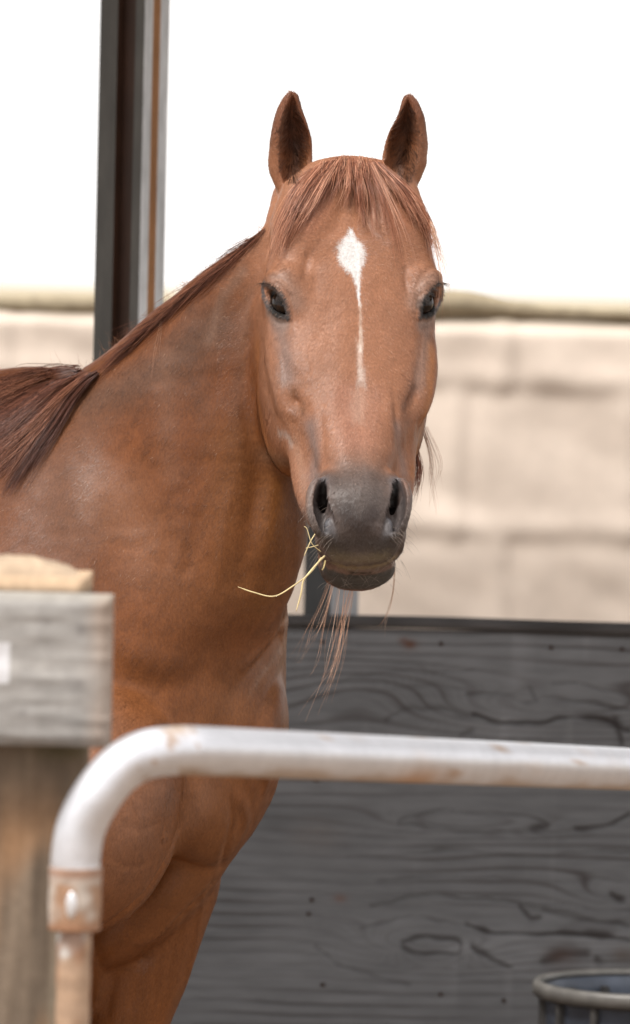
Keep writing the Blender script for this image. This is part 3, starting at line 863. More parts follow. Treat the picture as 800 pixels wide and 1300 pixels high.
V, T, C2 = hair_needles(P - Nn * .0004, D, Nn, L, rng.uniform(.00028, .0005, len(P)), np.clip(C, .003, .92))
mh, nd, lk, bs = new_mat('short_hair')
at = N_(nd, 'ShaderNodeAttribute', attribute_name='Col'); lk.new(at.outputs['Color'], bs.inputs['Base Color'])
bs.inputs['Roughness'].default_value = .44; bs.inputs['Specular IOR Level'].default_value = .42
bs.inputs['Sheen Weight'].default_value = .0; bs.inputs['Sheen Tint'].default_value = (1, .88, .8, 1)
M_HAIR = mh
coat = link('coat', np_mesh('coat', V - HB, T, mh, False, C2), horse); tag(coat, kind='stuff')
print('coat', len(P), round(time.time() - T0, 1))

# ---------------------------------------------------------------- eyes
me_, nd, lk, bs = new_mat('eye_surface')
tc = N_(nd, 'ShaderNodeTexCoord'); sx = N_(nd, 'ShaderNodeVectorMath', operation='LENGTH'); lk.new(tc.outputs['Object'], sx.inputs[0])
nz = N_(nd, 'ShaderNodeTexNoise', i_Scale=160.0, i_Detail=2.0); lk.new(tc.outputs['Object'], nz.inputs['Vector'])
r = ramp(nd, [(.35, (.003, .002, .0015)), (.7, (.018, .008, .004))]); lk.new(nz.outputs[0], r.inputs[0]); lk.new(r.outputs[0], bs.inputs['Base Color'])
bs.inputs['Roughness'].default_value = .04; bs.inputs['Specular IOR Level'].default_value = .22
M_EYE = me_
def uv_sphere(c, r, nu=40, nv=24, sc=(1, 1, 1)):
    th = np.linspace(0, math.pi, nv); ph = np.linspace(0, 2 * math.pi, nu, endpoint=False)
    V = np.array([[math.sin(t) * math.cos(p) * sc[0], math.sin(t) * math.sin(p) * sc[1], math.cos(t) * sc[2]] for t in th for p in ph]) * r + c
    Q = np.array([[i * nu + j, (i + 1) * nu + j, (i + 1) * nu + (j + 1) % nu, i * nu + (j + 1) % nu] for i in range(nv - 1) for j in range(nu)])
    return V, Q
for (c, no, Mi, Fr, Bk, q), (A_x, rad) in zip(EYES, EYE_AX):
    V, Q = uv_sphere(np.zeros(3), 1.0); V = (V * rad) @ A_x
    if np.linalg.det(A_x) < 0: Q = Q[:, ::-1].copy()
    link('eyeball', np_mesh('eyeball', V, Q, M_EYE), horse, (c - HB).tolist())
# lashes on the upper lid
ps = []
for c, no, Mi, Fr, Bk, q in EYES:
    for k in range(70):
        t = rng.uniform(0, 8.5); i = int(t); p0 = Fr[i] * (1 - t + i) + Fr[i + 1] * (t - i) + no * .003
        d = nrm(no * 1.0 + EU * q * .5 + ES * rng.uniform(.1, .8) + rng.normal(0, .15, 3)); Ln = rng.uniform(.008, .016)
        x = np.linspace(0, 1, 5)[:, None]; ps.append(p0 + d * Ln * x + ES * Ln * .35 * x ** 2)
ps = np.array(ps); R_ = np.interp(np.linspace(0, 1, 5), [0, 1], [.00022, .00006])
V, Q, Cc = strands(ps, R_[None, :], np.tile([.03, .02, .015], (len(ps), 1)))
tag(link('eyelashes', np_mesh('eyelashes', V - HB, Q, M_HAIR, True, Cc), horse), kind='stuff')

# ---------------------------------------------------------------- forelock and mane
mm_, nd, lk, bs = new_mat('long_hair')
at = N_(nd, 'ShaderNodeAttribute', attribute_name='Col'); lk.new(at.outputs['Color'], bs.inputs['Base Color'])
bs.inputs['Roughness'].default_value = .38; bs.inputs['Specular IOR Level'].default_value = .5
bs.inputs['Anisotropic'].default_value = .4
M_MANE = mm_
def comb(guides, count, n=14, spread=.004, rad=.00032, cols=((.30, .115, .060), (.42, .18, .10), (.17, .065, .038)), wave=.004, root_lift=0, clump=12, tipvar=.35):
    """strands interpolated between neighbouring guide lines (each guide: n points in 3D)"""
    G = np.array([catmull(g_, n) for g_ in guides]); m_ = len(G)
    ncl = max(1, count // clump); ct = rng.uniform(0, m_ - 1.001, ncl); co = rng.normal(0, spread, (ncl, 3)); ck = rng.integers(0, len(cols), ncl)
    k = rng.integers(0, ncl, count); t = np.clip(ct[k] + rng.normal(0, .05, count), 0, m_ - 1.001)
    i = t.astype(int); f = (t - i)[:, None, None]
    P = G[i] * (1 - f) + G[i + 1] * f
    x = np.linspace(0, 1, n)[None, :, None]
    P = P + co[k][:, None, :] * (.3 + .9 * x) + rng.normal(0, spread * .45, (count, 1, 3)) * (.5 + x * 1.2)
    ph = rng.uniform(0, 6.28, (count, 1, 3)); P = P + np.sin(x * rng.uniform(3, 8, (count, 1, 1)) + ph) * wave * x
    cut = rng.uniform(1 - tipvar, 1, count)[:, None]
    idx = np.linspace(0, 1, n)[None, :] * cut * (n - 1); i0 = np.minimum(idx.astype(int), n - 2); ff = (idx - i0)[..., None]
    rr = np.arange(count)[:, None]; P = P[rr, i0] * (1 - ff) + P[rr, i0 + 1] * ff
    R_ = np.interp(np.linspace(0, 1, n), [0, .7, 1], [1, .8, .25])[None, :] * rad * rng.uniform(.7, 1.3, (count, 1))
    cc = np.array(cols)[ck[k]] * rng.uniform(.7, 1.35, (count, 1))
    return P, R_, cc
def push_out(P, lift):
    """keep strands outside the skin"""
    sh = P.shape; Q = P.reshape(-1, 3).copy()
    for _ in range(3):
        f = field_at(Q); e = 1e-3
        gr = np.stack([field_at(Q + np.eye(3)[a] * e) - f for a in range(3)], 1); gr /= np.linalg.norm(gr, axis=1)[:, None] + 1e-9
        Q += gr * np.maximum(lift - f, 0)[:, None]
    return Q.reshape(sh)
def add_hair(name, sets, parent=horse, mat=None):
    Vs, Qs, Cs, o = [], [], [], 0
    for P, R_, cc in sets:
        V, Q, Cc = strands(P, R_, cc); Vs.append(V); Qs.append(Q + o); Cs.append(Cc); o += len(V)
    ob = link(name, np_mesh(name, np.vstack(Vs) - HB, np.vstack(Qs), mat or M_MANE, True, np.vstack(Cs)), parent)
    return tag(ob, kind='stuff')
def GP(pts):
    return [hit(x, y, l) for x, y, l in pts]
FL_COL = ((.36, .145, .08), (.52, .26, .165), (.20, .072, .038), (.30, .115, .062), (.44, .20, .12))
Ls = [  # left side of the forelock, swept outward
 [(402, 214, .008), (375, 238, .016), (352, 285, .014), (340, 335, .008)],
 [(408, 210, .010), (384, 240, .017), (361, 290, .012), (346, 340, .007)],
 [(418, 206, .012), (394, 240, .017), (372, 285, .012), (354, 322, .007)],
 [(426, 204, .012), (404, 236, .017), (386, 270, .012), (362, 308, .008)],
 [(433, 204, .012), (418, 230, .015), (402, 258, .012), (384, 286, .008)]]
Ms = [ # middle, over the forehead
 [(436, 204, .012), (430, 226, .014), (418, 246, .010), (404, 270, .007)],
 [(444, 204, .012), (446, 230, .014), (444, 246, .010), (440, 262, .006)],
 [(452, 204, .012), (458, 240, .014), (460, 266, .010), (462, 292, .007)],
 [(462, 206, .012), (474, 240, .015), (482, 275, .010), (490, 318, .006)],
 [(470, 208, .012), (486, 246, .015), (500, 290, .010), (511, 342, .006)]]
Rs = [ # right side, following the outline past the eye
 [(474, 206, .012), (498, 236, .016), (512, 262, .012), (526, 292, .008)],
 [(480, 208, .012), (510, 240, .018), (530, 272, .014), (544, 305, .010)],
 [(484, 210, .012), (520, 244, .020), (541, 282, .018), (554, 322, .014)],
 [(486, 212, .012), (526, 248, .022), (548, 290, .022), (562, 345, .022)]]
sets = []
for gd, cnt, sp in ((Ls, 560, .0046), (Ms, 230, .0048), (Rs, 430, .0034)):
    G = [np.array(GP(g_)) for g_ in gd]
    P_, R_, cc = comb(G, cnt, 16, sp, .00034, FL_COL, .0035, clump=12, tipvar=.55)
    sets.append((push_out(P_, .0012), R_, cc))
# crown: dense roots lying over the poll
G = [np.array(GP(g_)) for g_ in ([(392, 222, .004), (386, 236, .008), (378, 250, .006)], [(410, 207, .006), (405, 224, .010), (396, 240, .006)], [(440, 200, .006), (440, 214, .010), (436, 232, .006)],
      [(470, 203, .006), (474, 218, .010), (478, 236, .006)], [(496, 214, .006), (504, 230, .010), (514, 248, .006)])]
P_, R_, cc = comb(G, 560, 9, .006, .00034, FL_COL, .002, clump=7); sets.append((push_out(P_, .001), R_, cc))
# fine loose hairs at the right eye
G = [np.array([W(*p) for p in g_]) for g_ in ([(548, 285, 7.06), (556, 325, 7.05), (560, 370, 7.05), (556, 430, 7.06)], [(546, 280, 7.06), (562, 320, 7.05), (572, 350, 7.04), (578, 372, 7.04)])]
P_, R_, cc = comb(G, 26, 14, .003, .00014, ((.62, .40, .28), (.55, .30, .18)), .004, clump=3); sets.append((P_, R_, cc))
add_hair('forelock', sets)

# mane along the crest and over the withers
MN = ((.115, .039, .021), (.17, .060, .032), (.065, .023, .014), (.09, .031, .018), (.22, .09, .05))
cr = [(344, 292, 7.26), (322, 304, 7.30), (300, 320, 7.33), (272, 341, 7.37), (245, 362, 7.41), (215, 389, 7.45), (188, 412, 7.48), (160, 438, 7.52), (130, 462, 7.56), (112, 476, 7.58)]
G = []
for k, (x, y, d) in enumerate(cr):
    b = W(x, y + 14, d); nrm_ = nrm(up * .8 - rt * .5)
    G.append(np.array([b, b + nrm_ * .008 + np.array([.0, .01, 0]), b + nrm_ * .002 + np.array([0, .05, -.03]), b + np.array([-.01, .06, -.12])]))
sets = [comb(G, 1500, 8, .005, .00034, MN, .004, clump=5)]
# short upright hairs along the crest line
G2 = [np.array([W(x, y + 5, d), W(x - 2, y - 3, d), W(x - 6, y - 9, d)]) for x, y, d in cr]
sets.append(comb(G2, 520, 6, .004, .00026, ((.30, .13, .07), (.42, .20, .11), (.20, .08, .045)), .004, clump=4, tipvar=.8))
G2 = [np.array([W(x, y + 5, d), W(x - 4, y - 10, d), W(x - 8, y - 26, d)]) for x, y, d in ((175, 425, 7.5), (155, 442, 7.52), (135, 458, 7.55), (100, 478, 7.58), (60, 478, 7.6), (40, 482, 7.6))]
sets.append(comb(G2, 60, 7, .006, .0002, ((.42, .22, .13), (.30, .13, .07)), .006, clump=3, tipvar=.8))
# near side: short flat lying mane edge below the crest
G = [np.array(GP(g_)) for g_ in ([(336, 292, .003), (322, 306, .004), (300, 322, .003), (278, 340, .001)], [(300, 324, .004), (280, 342, .006), (256, 362, .004), (232, 384, .002)], [(256, 358, .004), (236, 376, .006), (214, 398, .005), (190, 420, .003)],
      [(212, 396, .004), (190, 416, .007), (166, 438, .006), (142, 458, .003)], [(170, 434, .004), (148, 452, .007), (126, 470, .006), (110, 480, .004)])]
P_, R_, cc = comb(G, 900, 9, .0065, .00030, MN, .004, clump=5, tipvar=.75); sets.append((push_out(P_, .001), R_, cc))
# locks that fall over the withers
G = [np.array(GP(g_)) for g_ in ([(116, 478, .008), (104, 490, .014), (78, 520, .012), (44, 560, .010), (10, 596, .010), (-20, 625, .008)],
     [(108, 476, .010), (90, 488, .016), (60, 512, .014), (26, 545, .012), (-8, 574, .010), (-30, 596, .010)],
     [(100, 474, .012), (74, 482, .018), (40, 498, .016), (8, 516, .014), (-20, 534, .012), (-40, 550, .010)],
     [(92, 474, .012), (60, 476, .018), (30, 484, .018), (4, 492, .016), (-20, 502, .014), (-40, 512, .012)])]
for sub, cnt, sp in ((G[0:2], 900, .006), (G[1:3], 620, .005), (G[2:4], 1150, .009)):
    if sub is not None:
        P_, R_, cc = comb(sub, cnt, 16, sp, .00040, MN, .010, clump=22, tipvar=.45); sets.append((push_out(P_, .0015), R_, cc))
G = [np.array(GP(g_)) for g_ in ([(124, 474, .006), (112, 484, .016), (92, 510, .014), (70, 548, .010), (42, 590, .008), (14, 640, .006)], [(120, 474, .006), (106, 482, .018), (84, 506, .014), (60, 540, .010), (32, 580, .008), (0, 622, .006)])]
P_, R_, cc = comb(G, 420, 16, .0035, .0004, MN, .004, clump=26, tipvar=.25); sets.append((push_out(P_, .0015), R_, cc))
# a few fine pale hairs on the neck
G = [np.array(GP(g_)) for g_ in ([(206, 400, .004), (202, 430, .006), (198, 470, .004), (196, 500, .003)], [(214, 390, .004), (212, 430, .006), (208, 470, .004), (200, 495, .003)])]
sets.append(comb(G, 6, 12, .004, .00013, ((.38, .20, .12),), .004, clump=1))
add_hair('mane', sets)

# far-side mane that hangs below the jaw and beside the cheek
LG = ((.60, .38, .27), (.50, .28, .18), (.68, .48, .36), (.42, .22, .13))
def WG(gd): return [np.array([W(*p) for p in g_]) for g_ in gd]
sets = []
sets.append(comb(WG([[(448, 735, 7.12), (436, 780, 7.11), (415, 850, 7.10), (380, 922, 7.08)], [(452, 735, 7.12), (442, 790, 7.11), (424, 850, 7.10), (388, 905, 7.08)]]), 13, 16, .0028, .00019, LG, .008, clump=3, tipvar=.4))
sets.append(comb(WG([[(408, 725, 7.12), (424, 770, 7.11), (428, 810, 7.10), (424, 870, 7.08)], [(432, 725, 7.12), (416, 780, 7.11), (402, 820, 7.10), (388, 862, 7.08)], [(420, 725, 7.12), (404, 770, 7.11), (386, 800, 7.10), (366, 836, 7.08)], [(440, 735, 7.12), (430, 830, 7.10), (416, 880, 7.09), (402, 925, 7.08)]]), 26, 16, .006, .00014, LG, .006, clump=3, tipvar=.6))
sets.append(comb(WG([[(500, 722, 7.02), (498, 756, 7.05), (490, 784, 7.05), (476, 800, 7.05)], [(502, 720, 7.02), (499, 752, 7.05), (488, 790, 7.05), (486, 815, 7.05)]]), 7, 12, .0015, .00018, LG, .003, clump=2))
sets.append(comb(WG([[(528, 560, 7.10), (536, 590, 7.09), (533, 615, 7.08), (522, 645, 7.07)], [(524, 570, 7.10), (529, 595, 7.09), (527, 618, 7.08), (518, 640, 7.07)]]), 95, 14, .0050, .00026, ((.30, .11, .06), (.20, .07, .04), (.42, .19, .11)), .004, clump=9, tipvar=.4))
sets.append(comb(WG([[(534, 540, 7.10), (548, 580, 7.09), (550, 625, 7.08), (556, 668, 7.07)], [(538, 545, 7.10), (546, 580, 7.09), (546, 610, 7.08), (540, 640, 7.07)], [(540, 540, 7.10), (562, 590, 7.09), (556, 610, 7.08), (550, 640, 7.07)]]), 34, 14, .003, .00016, LG, .005, clump=2, tipvar=.6))
add_hair('hanging_mane', sets)
# whiskers
ws = []
for k in range(100):
    q = rng.choice([-1, 1]); y = rng.uniform(640, 745); x = (398 + (y - 640) * .2 if q < 0 else 518 - (y - 640) * .16) + rng.uniform(-10, 18) * -q
    if y > 715: x = rng.uniform(412, 508)
    p0 = hit(x, min(y, 742)); d = nrm(RTV * q * rng.uniform(.3, 1) + TOV * .5 + DNV * rng.uniform(-.1, .8)); Ln = rng.uniform(.006, .026)
    t = np.linspace(0, 1, 7)[:, None]; ws.append(p0 + d * Ln * t + DNV * Ln * .3 * t ** 2)
ws = np.array(ws)
add_hair('whiskers', [(ws, np.linspace(.00016, .00005, 7)[None, :], np.tile([.30, .24, .2], (len(ws), 1)))])
# ear hair
es = []
for cx_, q in ((370, -1), (516, 1)):
    for k in range(900):
        y = rng.uniform(140, 236); t_ = (y - 140) / 96; wdt = 22 * math.sin(math.pi * min(max(t_ * .8 + .12, 0), 1)) + 2
        x = cx_ + rng.uniform(-1, 1) * wdt; p0 = hit(x, y)
        d = nrm(UPV * rng.uniform(.3, 1) + RTV * (cx_ - x) / 22 * .9 + TOV * rng.uniform(.2, .9)); Ln = rng.uniform(.006, .016)
        tt = np.linspace(0, 1, 4)[:, None]; es.append(p0 + d * Ln * tt)
es = np.array(es); kc = np.array([(.10, .05, .032), (.15, .075, .045), (.065, .032, .022)])[rng.integers(0, 3, len(es))]
add_hair('ear_hair', [(es, np.linspace(.00022, .00006, 4)[None, :], kc)])
print('hair', round(time.time() - T0, 1))

# ================================================================== THE PLACE
def attr_mat(name, rough=.8, spec=.3, bump=0.0, scale=60.0, stretch=(1, 1, 1), var=.15, metallic=0.0, dist=.002):
    """painted base colour (Col) x fine procedural grain, with bump"""
    m, nd, lk, bs = new_mat(name)
    at = N_(nd, 'ShaderNodeAttribute', attribute_name='Col'); tc = N_(nd, 'ShaderNodeTexCoord'); mp = N_(nd, 'ShaderNodeMapping')
    mp.inputs['Scale'].default_value = stretch; lk.new(tc.outputs['Object'], mp.inputs[0])
    nz = N_(nd, 'ShaderNodeTexNoise', i_Scale=scale, i_Detail=5.0, i_Roughness=.62); lk.new(mp.outputs[0], nz.inputs['Vector'])
    r = ramp(nd, [(.28, (1 - var,) * 3), (.72, (1 + var,) * 3)]); lk.new(nz.outputs[0], r.inputs[0])
    mx = N_(nd, 'ShaderNodeMixRGB', blend_type='MULTIPLY'); mx.inputs[0].default_value = 1
    lk.new(at.outputs['Color'], mx.inputs[1]); lk.new(r.outputs[0], mx.inputs[2]); lk.new(mx.outputs[0], bs.inputs['Base Color'])
    if bump:
        bp = N_(nd, 'ShaderNodeBump', i_Strength=bump, i_Distance=dist); lk.new(nz.outputs[0], bp.inputs['Height']); lk.new(bp.outputs[0], bs.inputs['Normal'])
    bs.inputs['Roughness'].default_value = rough; bs.inputs['Specular IOR Level'].default_value = spec; bs.inputs['Metallic'].default_value = metallic
    return m

def grid_box(x0, x1, z0, z1, th, step, relief=None, color=None, edge=.004):
    """upright board in local coordinates: front face (towards -y) as a fine grid with relief, closed behind. relief(X, Z) -> outward metres"""
    nx = max(2, int((x1 - x0) / step) + 1); nz_ = max(2, int((z1 - z0) / step) + 1)
    X, Z = np.meshgrid(np.linspace(x0, x1, nx), np.linspace(z0, z1, nz_))
    f = relief(X, Z) if relief is not None else 0 * X
    e = np.minimum.reduce([X - x0, x1 - X, Z - z0, z1 - Z]); rnd = edge * (1 - smoothstep(0, edge * 1.5, e))
    Vf = np.stack([X, -f + rnd, Z], -1).reshape(-1, 3); Vb = np.stack([X, np.full_like(X, th), Z], -1).reshape(-1, 3)
    n = nx * nz_; idx = np.arange(n).reshape(nz_, nx)
    a, b, c, d = idx[:-1, :-1], idx[:-1, 1:], idx[1:, 1:], idx[1:, :-1]
    F = np.stack([a, b, c, d], -1).reshape(-1, 4)
    bd = np.concatenate([idx[0, :], idx[1:, -1], idx[-1, -2::-1], idx[-2:0:-1, 0]]); bn = np.roll(bd, -1)
    S = np.stack([bn, bd, bd + n, bn + n], -1)
    back = np.array([[idx[0, 0] + n, idx[-1, 0] + n, idx[-1, -1] + n, idx[0, -1] + n]])
    V = np.vstack([Vf, Vb]); Q = np.vstack([F, S])
    used = np.unique(np.concatenate([Q.ravel(), back.ravel()])); mp = np.full(len(V), -1); mp[used] = np.arange(len(used))
    Cc = None
    if color is not None:
        c1 = color(X.ravel(), Z.ravel()); Cc = np.vstack([c1, c1])[used]
    # the back as a fan of the border ring keeps the box closed
    return V[used], [list(map(int, q)) for q in mp[Q]] + [list(map(int, mp[bd + n]))], Cc

def box(name, lo, hi, mat, parent=None, col=(.3, .3, .3), bev=.003):
    import bmesh
    bm = bmesh.new(); bmesh.ops.create_cube(bm, size=1.0)
    lo = np.array(lo, float); hi = np.array(hi, float)
    for v in bm.verts: v.co = Vector(((lo + hi) / 2 + np.array(v.co) * (hi - lo)).tolist())
    if bev: bmesh.ops.bevel(bm, geom=bm.edges[:], offset=bev, segments=2, affect='EDGES')
    me = bpy.data.meshes.new(name); bm.to_mesh(me); bm.free(); me.materials.append(mat); paint(me, np.tile(col, (len(me.vertices), 1)))
    return link(name, me, parent)

def empty(name, loc, *a, **k):
    o = link(name, None, None, tuple(float(x) for x in loc)); tag(o, *a, **k); return o

# ---- ground: trampled earth in the yard, dry grassland out to the horizon
def sheet(name, xs, ys, zf, mat):
    X, Y = np.meshgrid(xs, ys); Z = zf(X, Y); n = len(xs)
    idx = np.arange(X.size).reshape(X.shape)
    F = np.stack([idx[:-1, :-1], idx[:-1, 1:], idx[1:, 1:], idx[1:, :-1]], -1).reshape(-1, 4)
    return link(name, np_mesh(name, np.stack([X, Y, Z], -1).reshape(-1, 3), F, mat))
m, nd, lk, bs = new_mat('earth')
tc = N_(nd, 'ShaderNodeTexCoord'); nz = N_(nd, 'ShaderNodeTexNoise', i_Scale=1.7, i_Detail=8.0, i_Roughness=.65); lk.new(tc.outputs['Object'], nz.inputs['Vector'])
r = ramp(nd, [(.3, (.16, .11, .075)), (.7, (.27, .20, .14))]); lk.new(nz.outputs[0], r.inputs[0])
sep = N_(nd, 'ShaderNodeSeparateXYZ'); lk.new(tc.outputs['Object'], sep.inputs[0])
mr = N_(nd, 'ShaderNodeMapRange'); mr.inputs[1].default_value = 8.5; mr.inputs[2].default_value = 12; lk.new(sep.outputs['Y'], mr.inputs[0])
r2 = ramp(nd, [(.3, (.33, .28, .19)), (.7, (.44, .37, .26))]); lk.new(nz.outputs[0], r2.inputs[0])
mx = N_(nd, 'ShaderNodeMixRGB'); lk.new(mr.outputs[0], mx.inputs[0]); lk.new(r.outputs[0], mx.inputs[1]); lk.new(r2.outputs[0], mx.inputs[2]); lk.new(mx.outputs[0], bs.inputs['Base Color'])
nz2 = N_(nd, 'ShaderNodeTexNoise', i_Scale=30.0, i_Detail=6.0); lk.new(tc.outputs['Object'], nz2.inputs['Vector'])
bp = N_(nd, 'ShaderNodeBump', i_Strength=.6, i_Distance=.02); lk.new(nz2.outputs[0], bp.inputs['Height']); lk.new(bp.outputs[0], bs.inputs['Normal'])
bs.inputs['Roughness'].default_value = .95
gxs = np.concatenate([-np.geomspace(1500, 6, 22), np.linspace(-5.5, 5.5, 45), np.geomspace(6, 1500, 22)])
gys = np.concatenate([-np.geomspace(300, 9, 8), np.linspace(-8, 9, 69), np.geomspace(9.6, 2600, 40)])
def gz_(X, Y):
    P = np.stack([X.ravel(), Y.ravel(), 0 * X.ravel()], 1)
    near = np.clip(1 - np.abs(X) / 8, 0, 1) * np.clip(1 - np.abs(Y) / 10, 0, 1)
    und = (vnoise(P, .9, 31) * .018).reshape(X.shape) * near
    bank = .55 * np.exp(-((Y - 34) / 7) ** 2) * (.55 + .45 * (vnoise(P, .16, 33)).reshape(X.shape))
    return und - .02 + bank
tag(sheet('ground', gxs, gys, gz_, m), kind='structure')

# ---- cream cover stretched over a stack, behind the yard
TD = 14.0; tsc = TD / 7000.0
tz = lambda py: CAM[2] - (py - 365) * tsc; tx = lambda px: (px - 400) * tsc
TOPZ = tz(397)
joints_v = [(655, 380, 492), (595, 492, 682), (655, 682, 900), (430, 380, 492), (372, 492, 682), (205, 380, 492), (20, 380, 492), (130, 492, 682), (820, 492, 682), (880, 380, 492), (890, 682, 900), (440, 682, 900), (225, 682, 900)]
def tarp_rel(X, Z):
    P = np.stack([X.ravel(), 0 * X.ravel() + 3, Z.ravel()], 1)
    wob = (vnoise(P, 2.2, 41) * .012 + vnoise(P, 6, 42) * .004).reshape(X.shape)
    f = 0 * X
    for py in (490, 680, 872):
        z = tz(py) + wob
        f -= .003 * np.exp(-((Z - z + .014) / .026) ** 2); f += .007 * np.exp(-((Z - z - .030) / .034) ** 2)
    for px, a, b in joints_v:
        x = tx(px) + wob * 1.4; m_ = smoothstep(tz(b) - .03, tz(b) + .02, Z) * (1 - smoothstep(tz(a) - .02, tz(a) + .03, Z))
        f -= .0035 * np.exp(-((X - x) / .024) ** 2) * m_; f += .006 * np.exp(-((X - x + .045) / .030) ** 2) * m_
    # diagonal sag folds
    R1 = np.stack([(X + Z * .9).ravel() * 1.0, 0 * X.ravel(), (Z - X * .5).ravel() * .30], 1)
    R2 = np.stack([(X * .3 + Z * .2).ravel(), 0 * X.ravel() + 5, (Z + X * .42).ravel() * 1.0], 1)
    f += (vnoise(R1, 4.2, 43) * .008 + vnoise(R2, 5.5, 44) * .010 + vnoise(R2, 14, 47) * .004 + vnoise(P, 12, 45) * .003).reshape(X.shape)
    return f
def tarp_col(X, Z):
    P = np.stack([X, 0 * X + 3, Z], 1); c = np.tile([.82, .70, .60], (len(X), 1))
    c *= (1 + .06 * vnoise(P, 3, 46) + .04 * vnoise(P, 14, 48))[:, None]
    k = (smoothstep(TOPZ - .035, TOPZ - .004, Z + .006 * vnoise(P, 5, 49)))[:, None]
    c = c * (1 - k) + np.array([.30, .25, .18]) * k
    for py in (490, 680, 872):
        k = (.05 * np.exp(-((Z - tz(py) + .012) / .018) ** 2))[:, None]; c = c * (1 - k) + np.array([.45, .36, .27]) * k
    return c
V, Q, Cc = grid_box(-2.6, 2.6, 0.0, TOPZ, .9, .014, tarp_rel, tarp_col, .03)
tw = empty('covered_stack', (0, 7.0, 0), 'cream sheet stretched over a long block-like stack behind the grey plywood, wrinkled', 'stack')
m = attr_mat('cream_sheet', .62, .3, .25, 26, (1, 1, 1), .04)
link('sheet_cover', np_mesh('sheet_cover', V, Q, m, True, Cc), tw)
# the hem: a rolled khaki edge along the top
xs = np.linspace(-2.62, 2.62, 120)
P_ = np.stack([xs, np.full(120, .03), TOPZ + .010 + .008 * np.sin(xs * 2.1 + 1) + .016 * np.exp(-((xs - tx(575)) / .12) ** 2)], 1)
V, Q, Cc = tube_mesh([P_], [.020 + .006 * np.sin(xs * 7) + .012 * np.exp(-((xs - tx(575)) / .14) ** 2)], 10, [np.array([.40, .335, .235])])
link('rolled_hem', np_mesh('rolled_hem', V, Q, attr_mat('khaki_cloth', .9, .1, .4, 30, (1, 1, 1), .2), True, Cc), tw)

# ---- grey weathered plywood barrier
BD = 9.6; bsc = BD / 7000.0
def bx_(px, py): q = W(px, py, BD); return q[0], q[2]
BTOP = bx_(600, 801)[1]; BX0 = bx_(96, 900)[0]
GR = [  # dark grain marks: pixel polyline, half width (px), strength
 ([(600, 905), (640, 919), (680, 919), (720, 912), (760, 914), (798, 926)], 3.2, 1.0), ([(780, 916), (788, 946)], 5, .8), ([(490, 912), (525, 897), (560, 903), (602, 908)], 3.5, .45),
 ([(590, 880), (640, 884), (672, 890), (690, 880)], 3, .6), ([(690, 882), (740, 888), (800, 902)], 2.6, .75), ([(700, 866), (760, 872), (800, 882)], 2.2, .5), ([(672, 872), (682, 888)], 4, .6), ([(586, 930), (600, 924)], 4, .5),
 ([(505, 1042), (560, 1030), (640, 1034), (690, 1040), (690, 1052), (640, 1056), (560, 1054), (505, 1046)], 2, .6), ([(732, 1056), (756, 1052), (780, 1044), (800, 1034)], 3.5, .9), ([(678, 1052), (690, 1048)], 4, .7),
 ([(470, 1150), (540, 1138), (600, 1140), (660, 1148), (730, 1150), (800, 1158)], 2, .55), ([(688, 1152), (740, 1166), (800, 1178)], 2.8, .8), ([(660, 1150), (670, 1164), (684, 1164)], 3.5, .8), ([(776, 1132), (786, 1138)], 6, .9),
 ([(590, 1172), (640, 1186), (690, 1184), (740, 1186), (800, 1194)], 3.6, 1.0), ([(455, 1180), (520, 1166), (590, 1172)], 2, .5), ([(512, 1198), (545, 1190), (580, 1196), (582, 1208), (540, 1210), (514, 1204)], 2.6, .8),
 ([(600, 1204), (625, 1218), (648, 1228)], 5, .85), ([(690, 1220), (715, 1212), (742, 1212)], 8, .8), ([(756, 1218)], 5, .8), ([(400, 1200), (440, 1230), (520, 1250)], 2, .35), 
 ([(480, 1120), (560, 1112), (680, 1118), (790, 1116)], 1.8, .4), ([(440, 1090), (560, 1080), (700, 1086), (800, 1080)], 1.8, .35), ([(440, 860), (520, 850), (600, 852)], 1.8, .35), ([(470, 880), (540, 868), (590, 876)], 2, .35), ([(450, 940), (560, 935), (700, 944)], 2, .3)]
GRW = [(np.array([bx_(*p) for p in (catmull([(float(a), float(b)) for a, b in g_], 5 * len(g_)) if len(g_) > 1 else g_)]), w * bsc, k) for g_, w, k in GR]
BRN = [((520, 818), 9, (.11, .05, .03), .8), ((512, 812), 6, (.12, .05, .03), .6), ((432, 1140), 8, (.17, .08, .05), .5), ((715, 1214), 20, (.075, .045, .035), .6), ((792, 1212), 14, (.11, .085, .07), .6), ((400, 1060), 30, (.17, .15, .14), .35)]
PALE = [((660, 1200), 50, .5), ((760, 1200), 26, .6), ((590, 1205), 20, .4), ((640, 925), 40, .35), ((560, 830), 60, .2), ((430, 960), 40, .2), ((420, 1200), 50, .2)]
def seg_w2(X, Z, P, w):
    b = np.zeros(len(X))
    if len(P) == 1: return np.exp(-((X - P[0][0]) ** 2 + (Z - P[0][1]) ** 2) / w ** 2)
    for i in range(len(P) - 1):
        a, c = P[i], P[i + 1]; v = c - a; t = np.clip(((X - a[0]) * v[0] + (Z - a[1]) * v[1]) / (v @ v + 1e-12), 0, 1)
        b = np.maximum(b, np.exp(-(((X - a[0] - t * v[0]) ** 2) + (Z - a[1] - t * v[1]) ** 2) / w ** 2))
    return b
_gc = {}
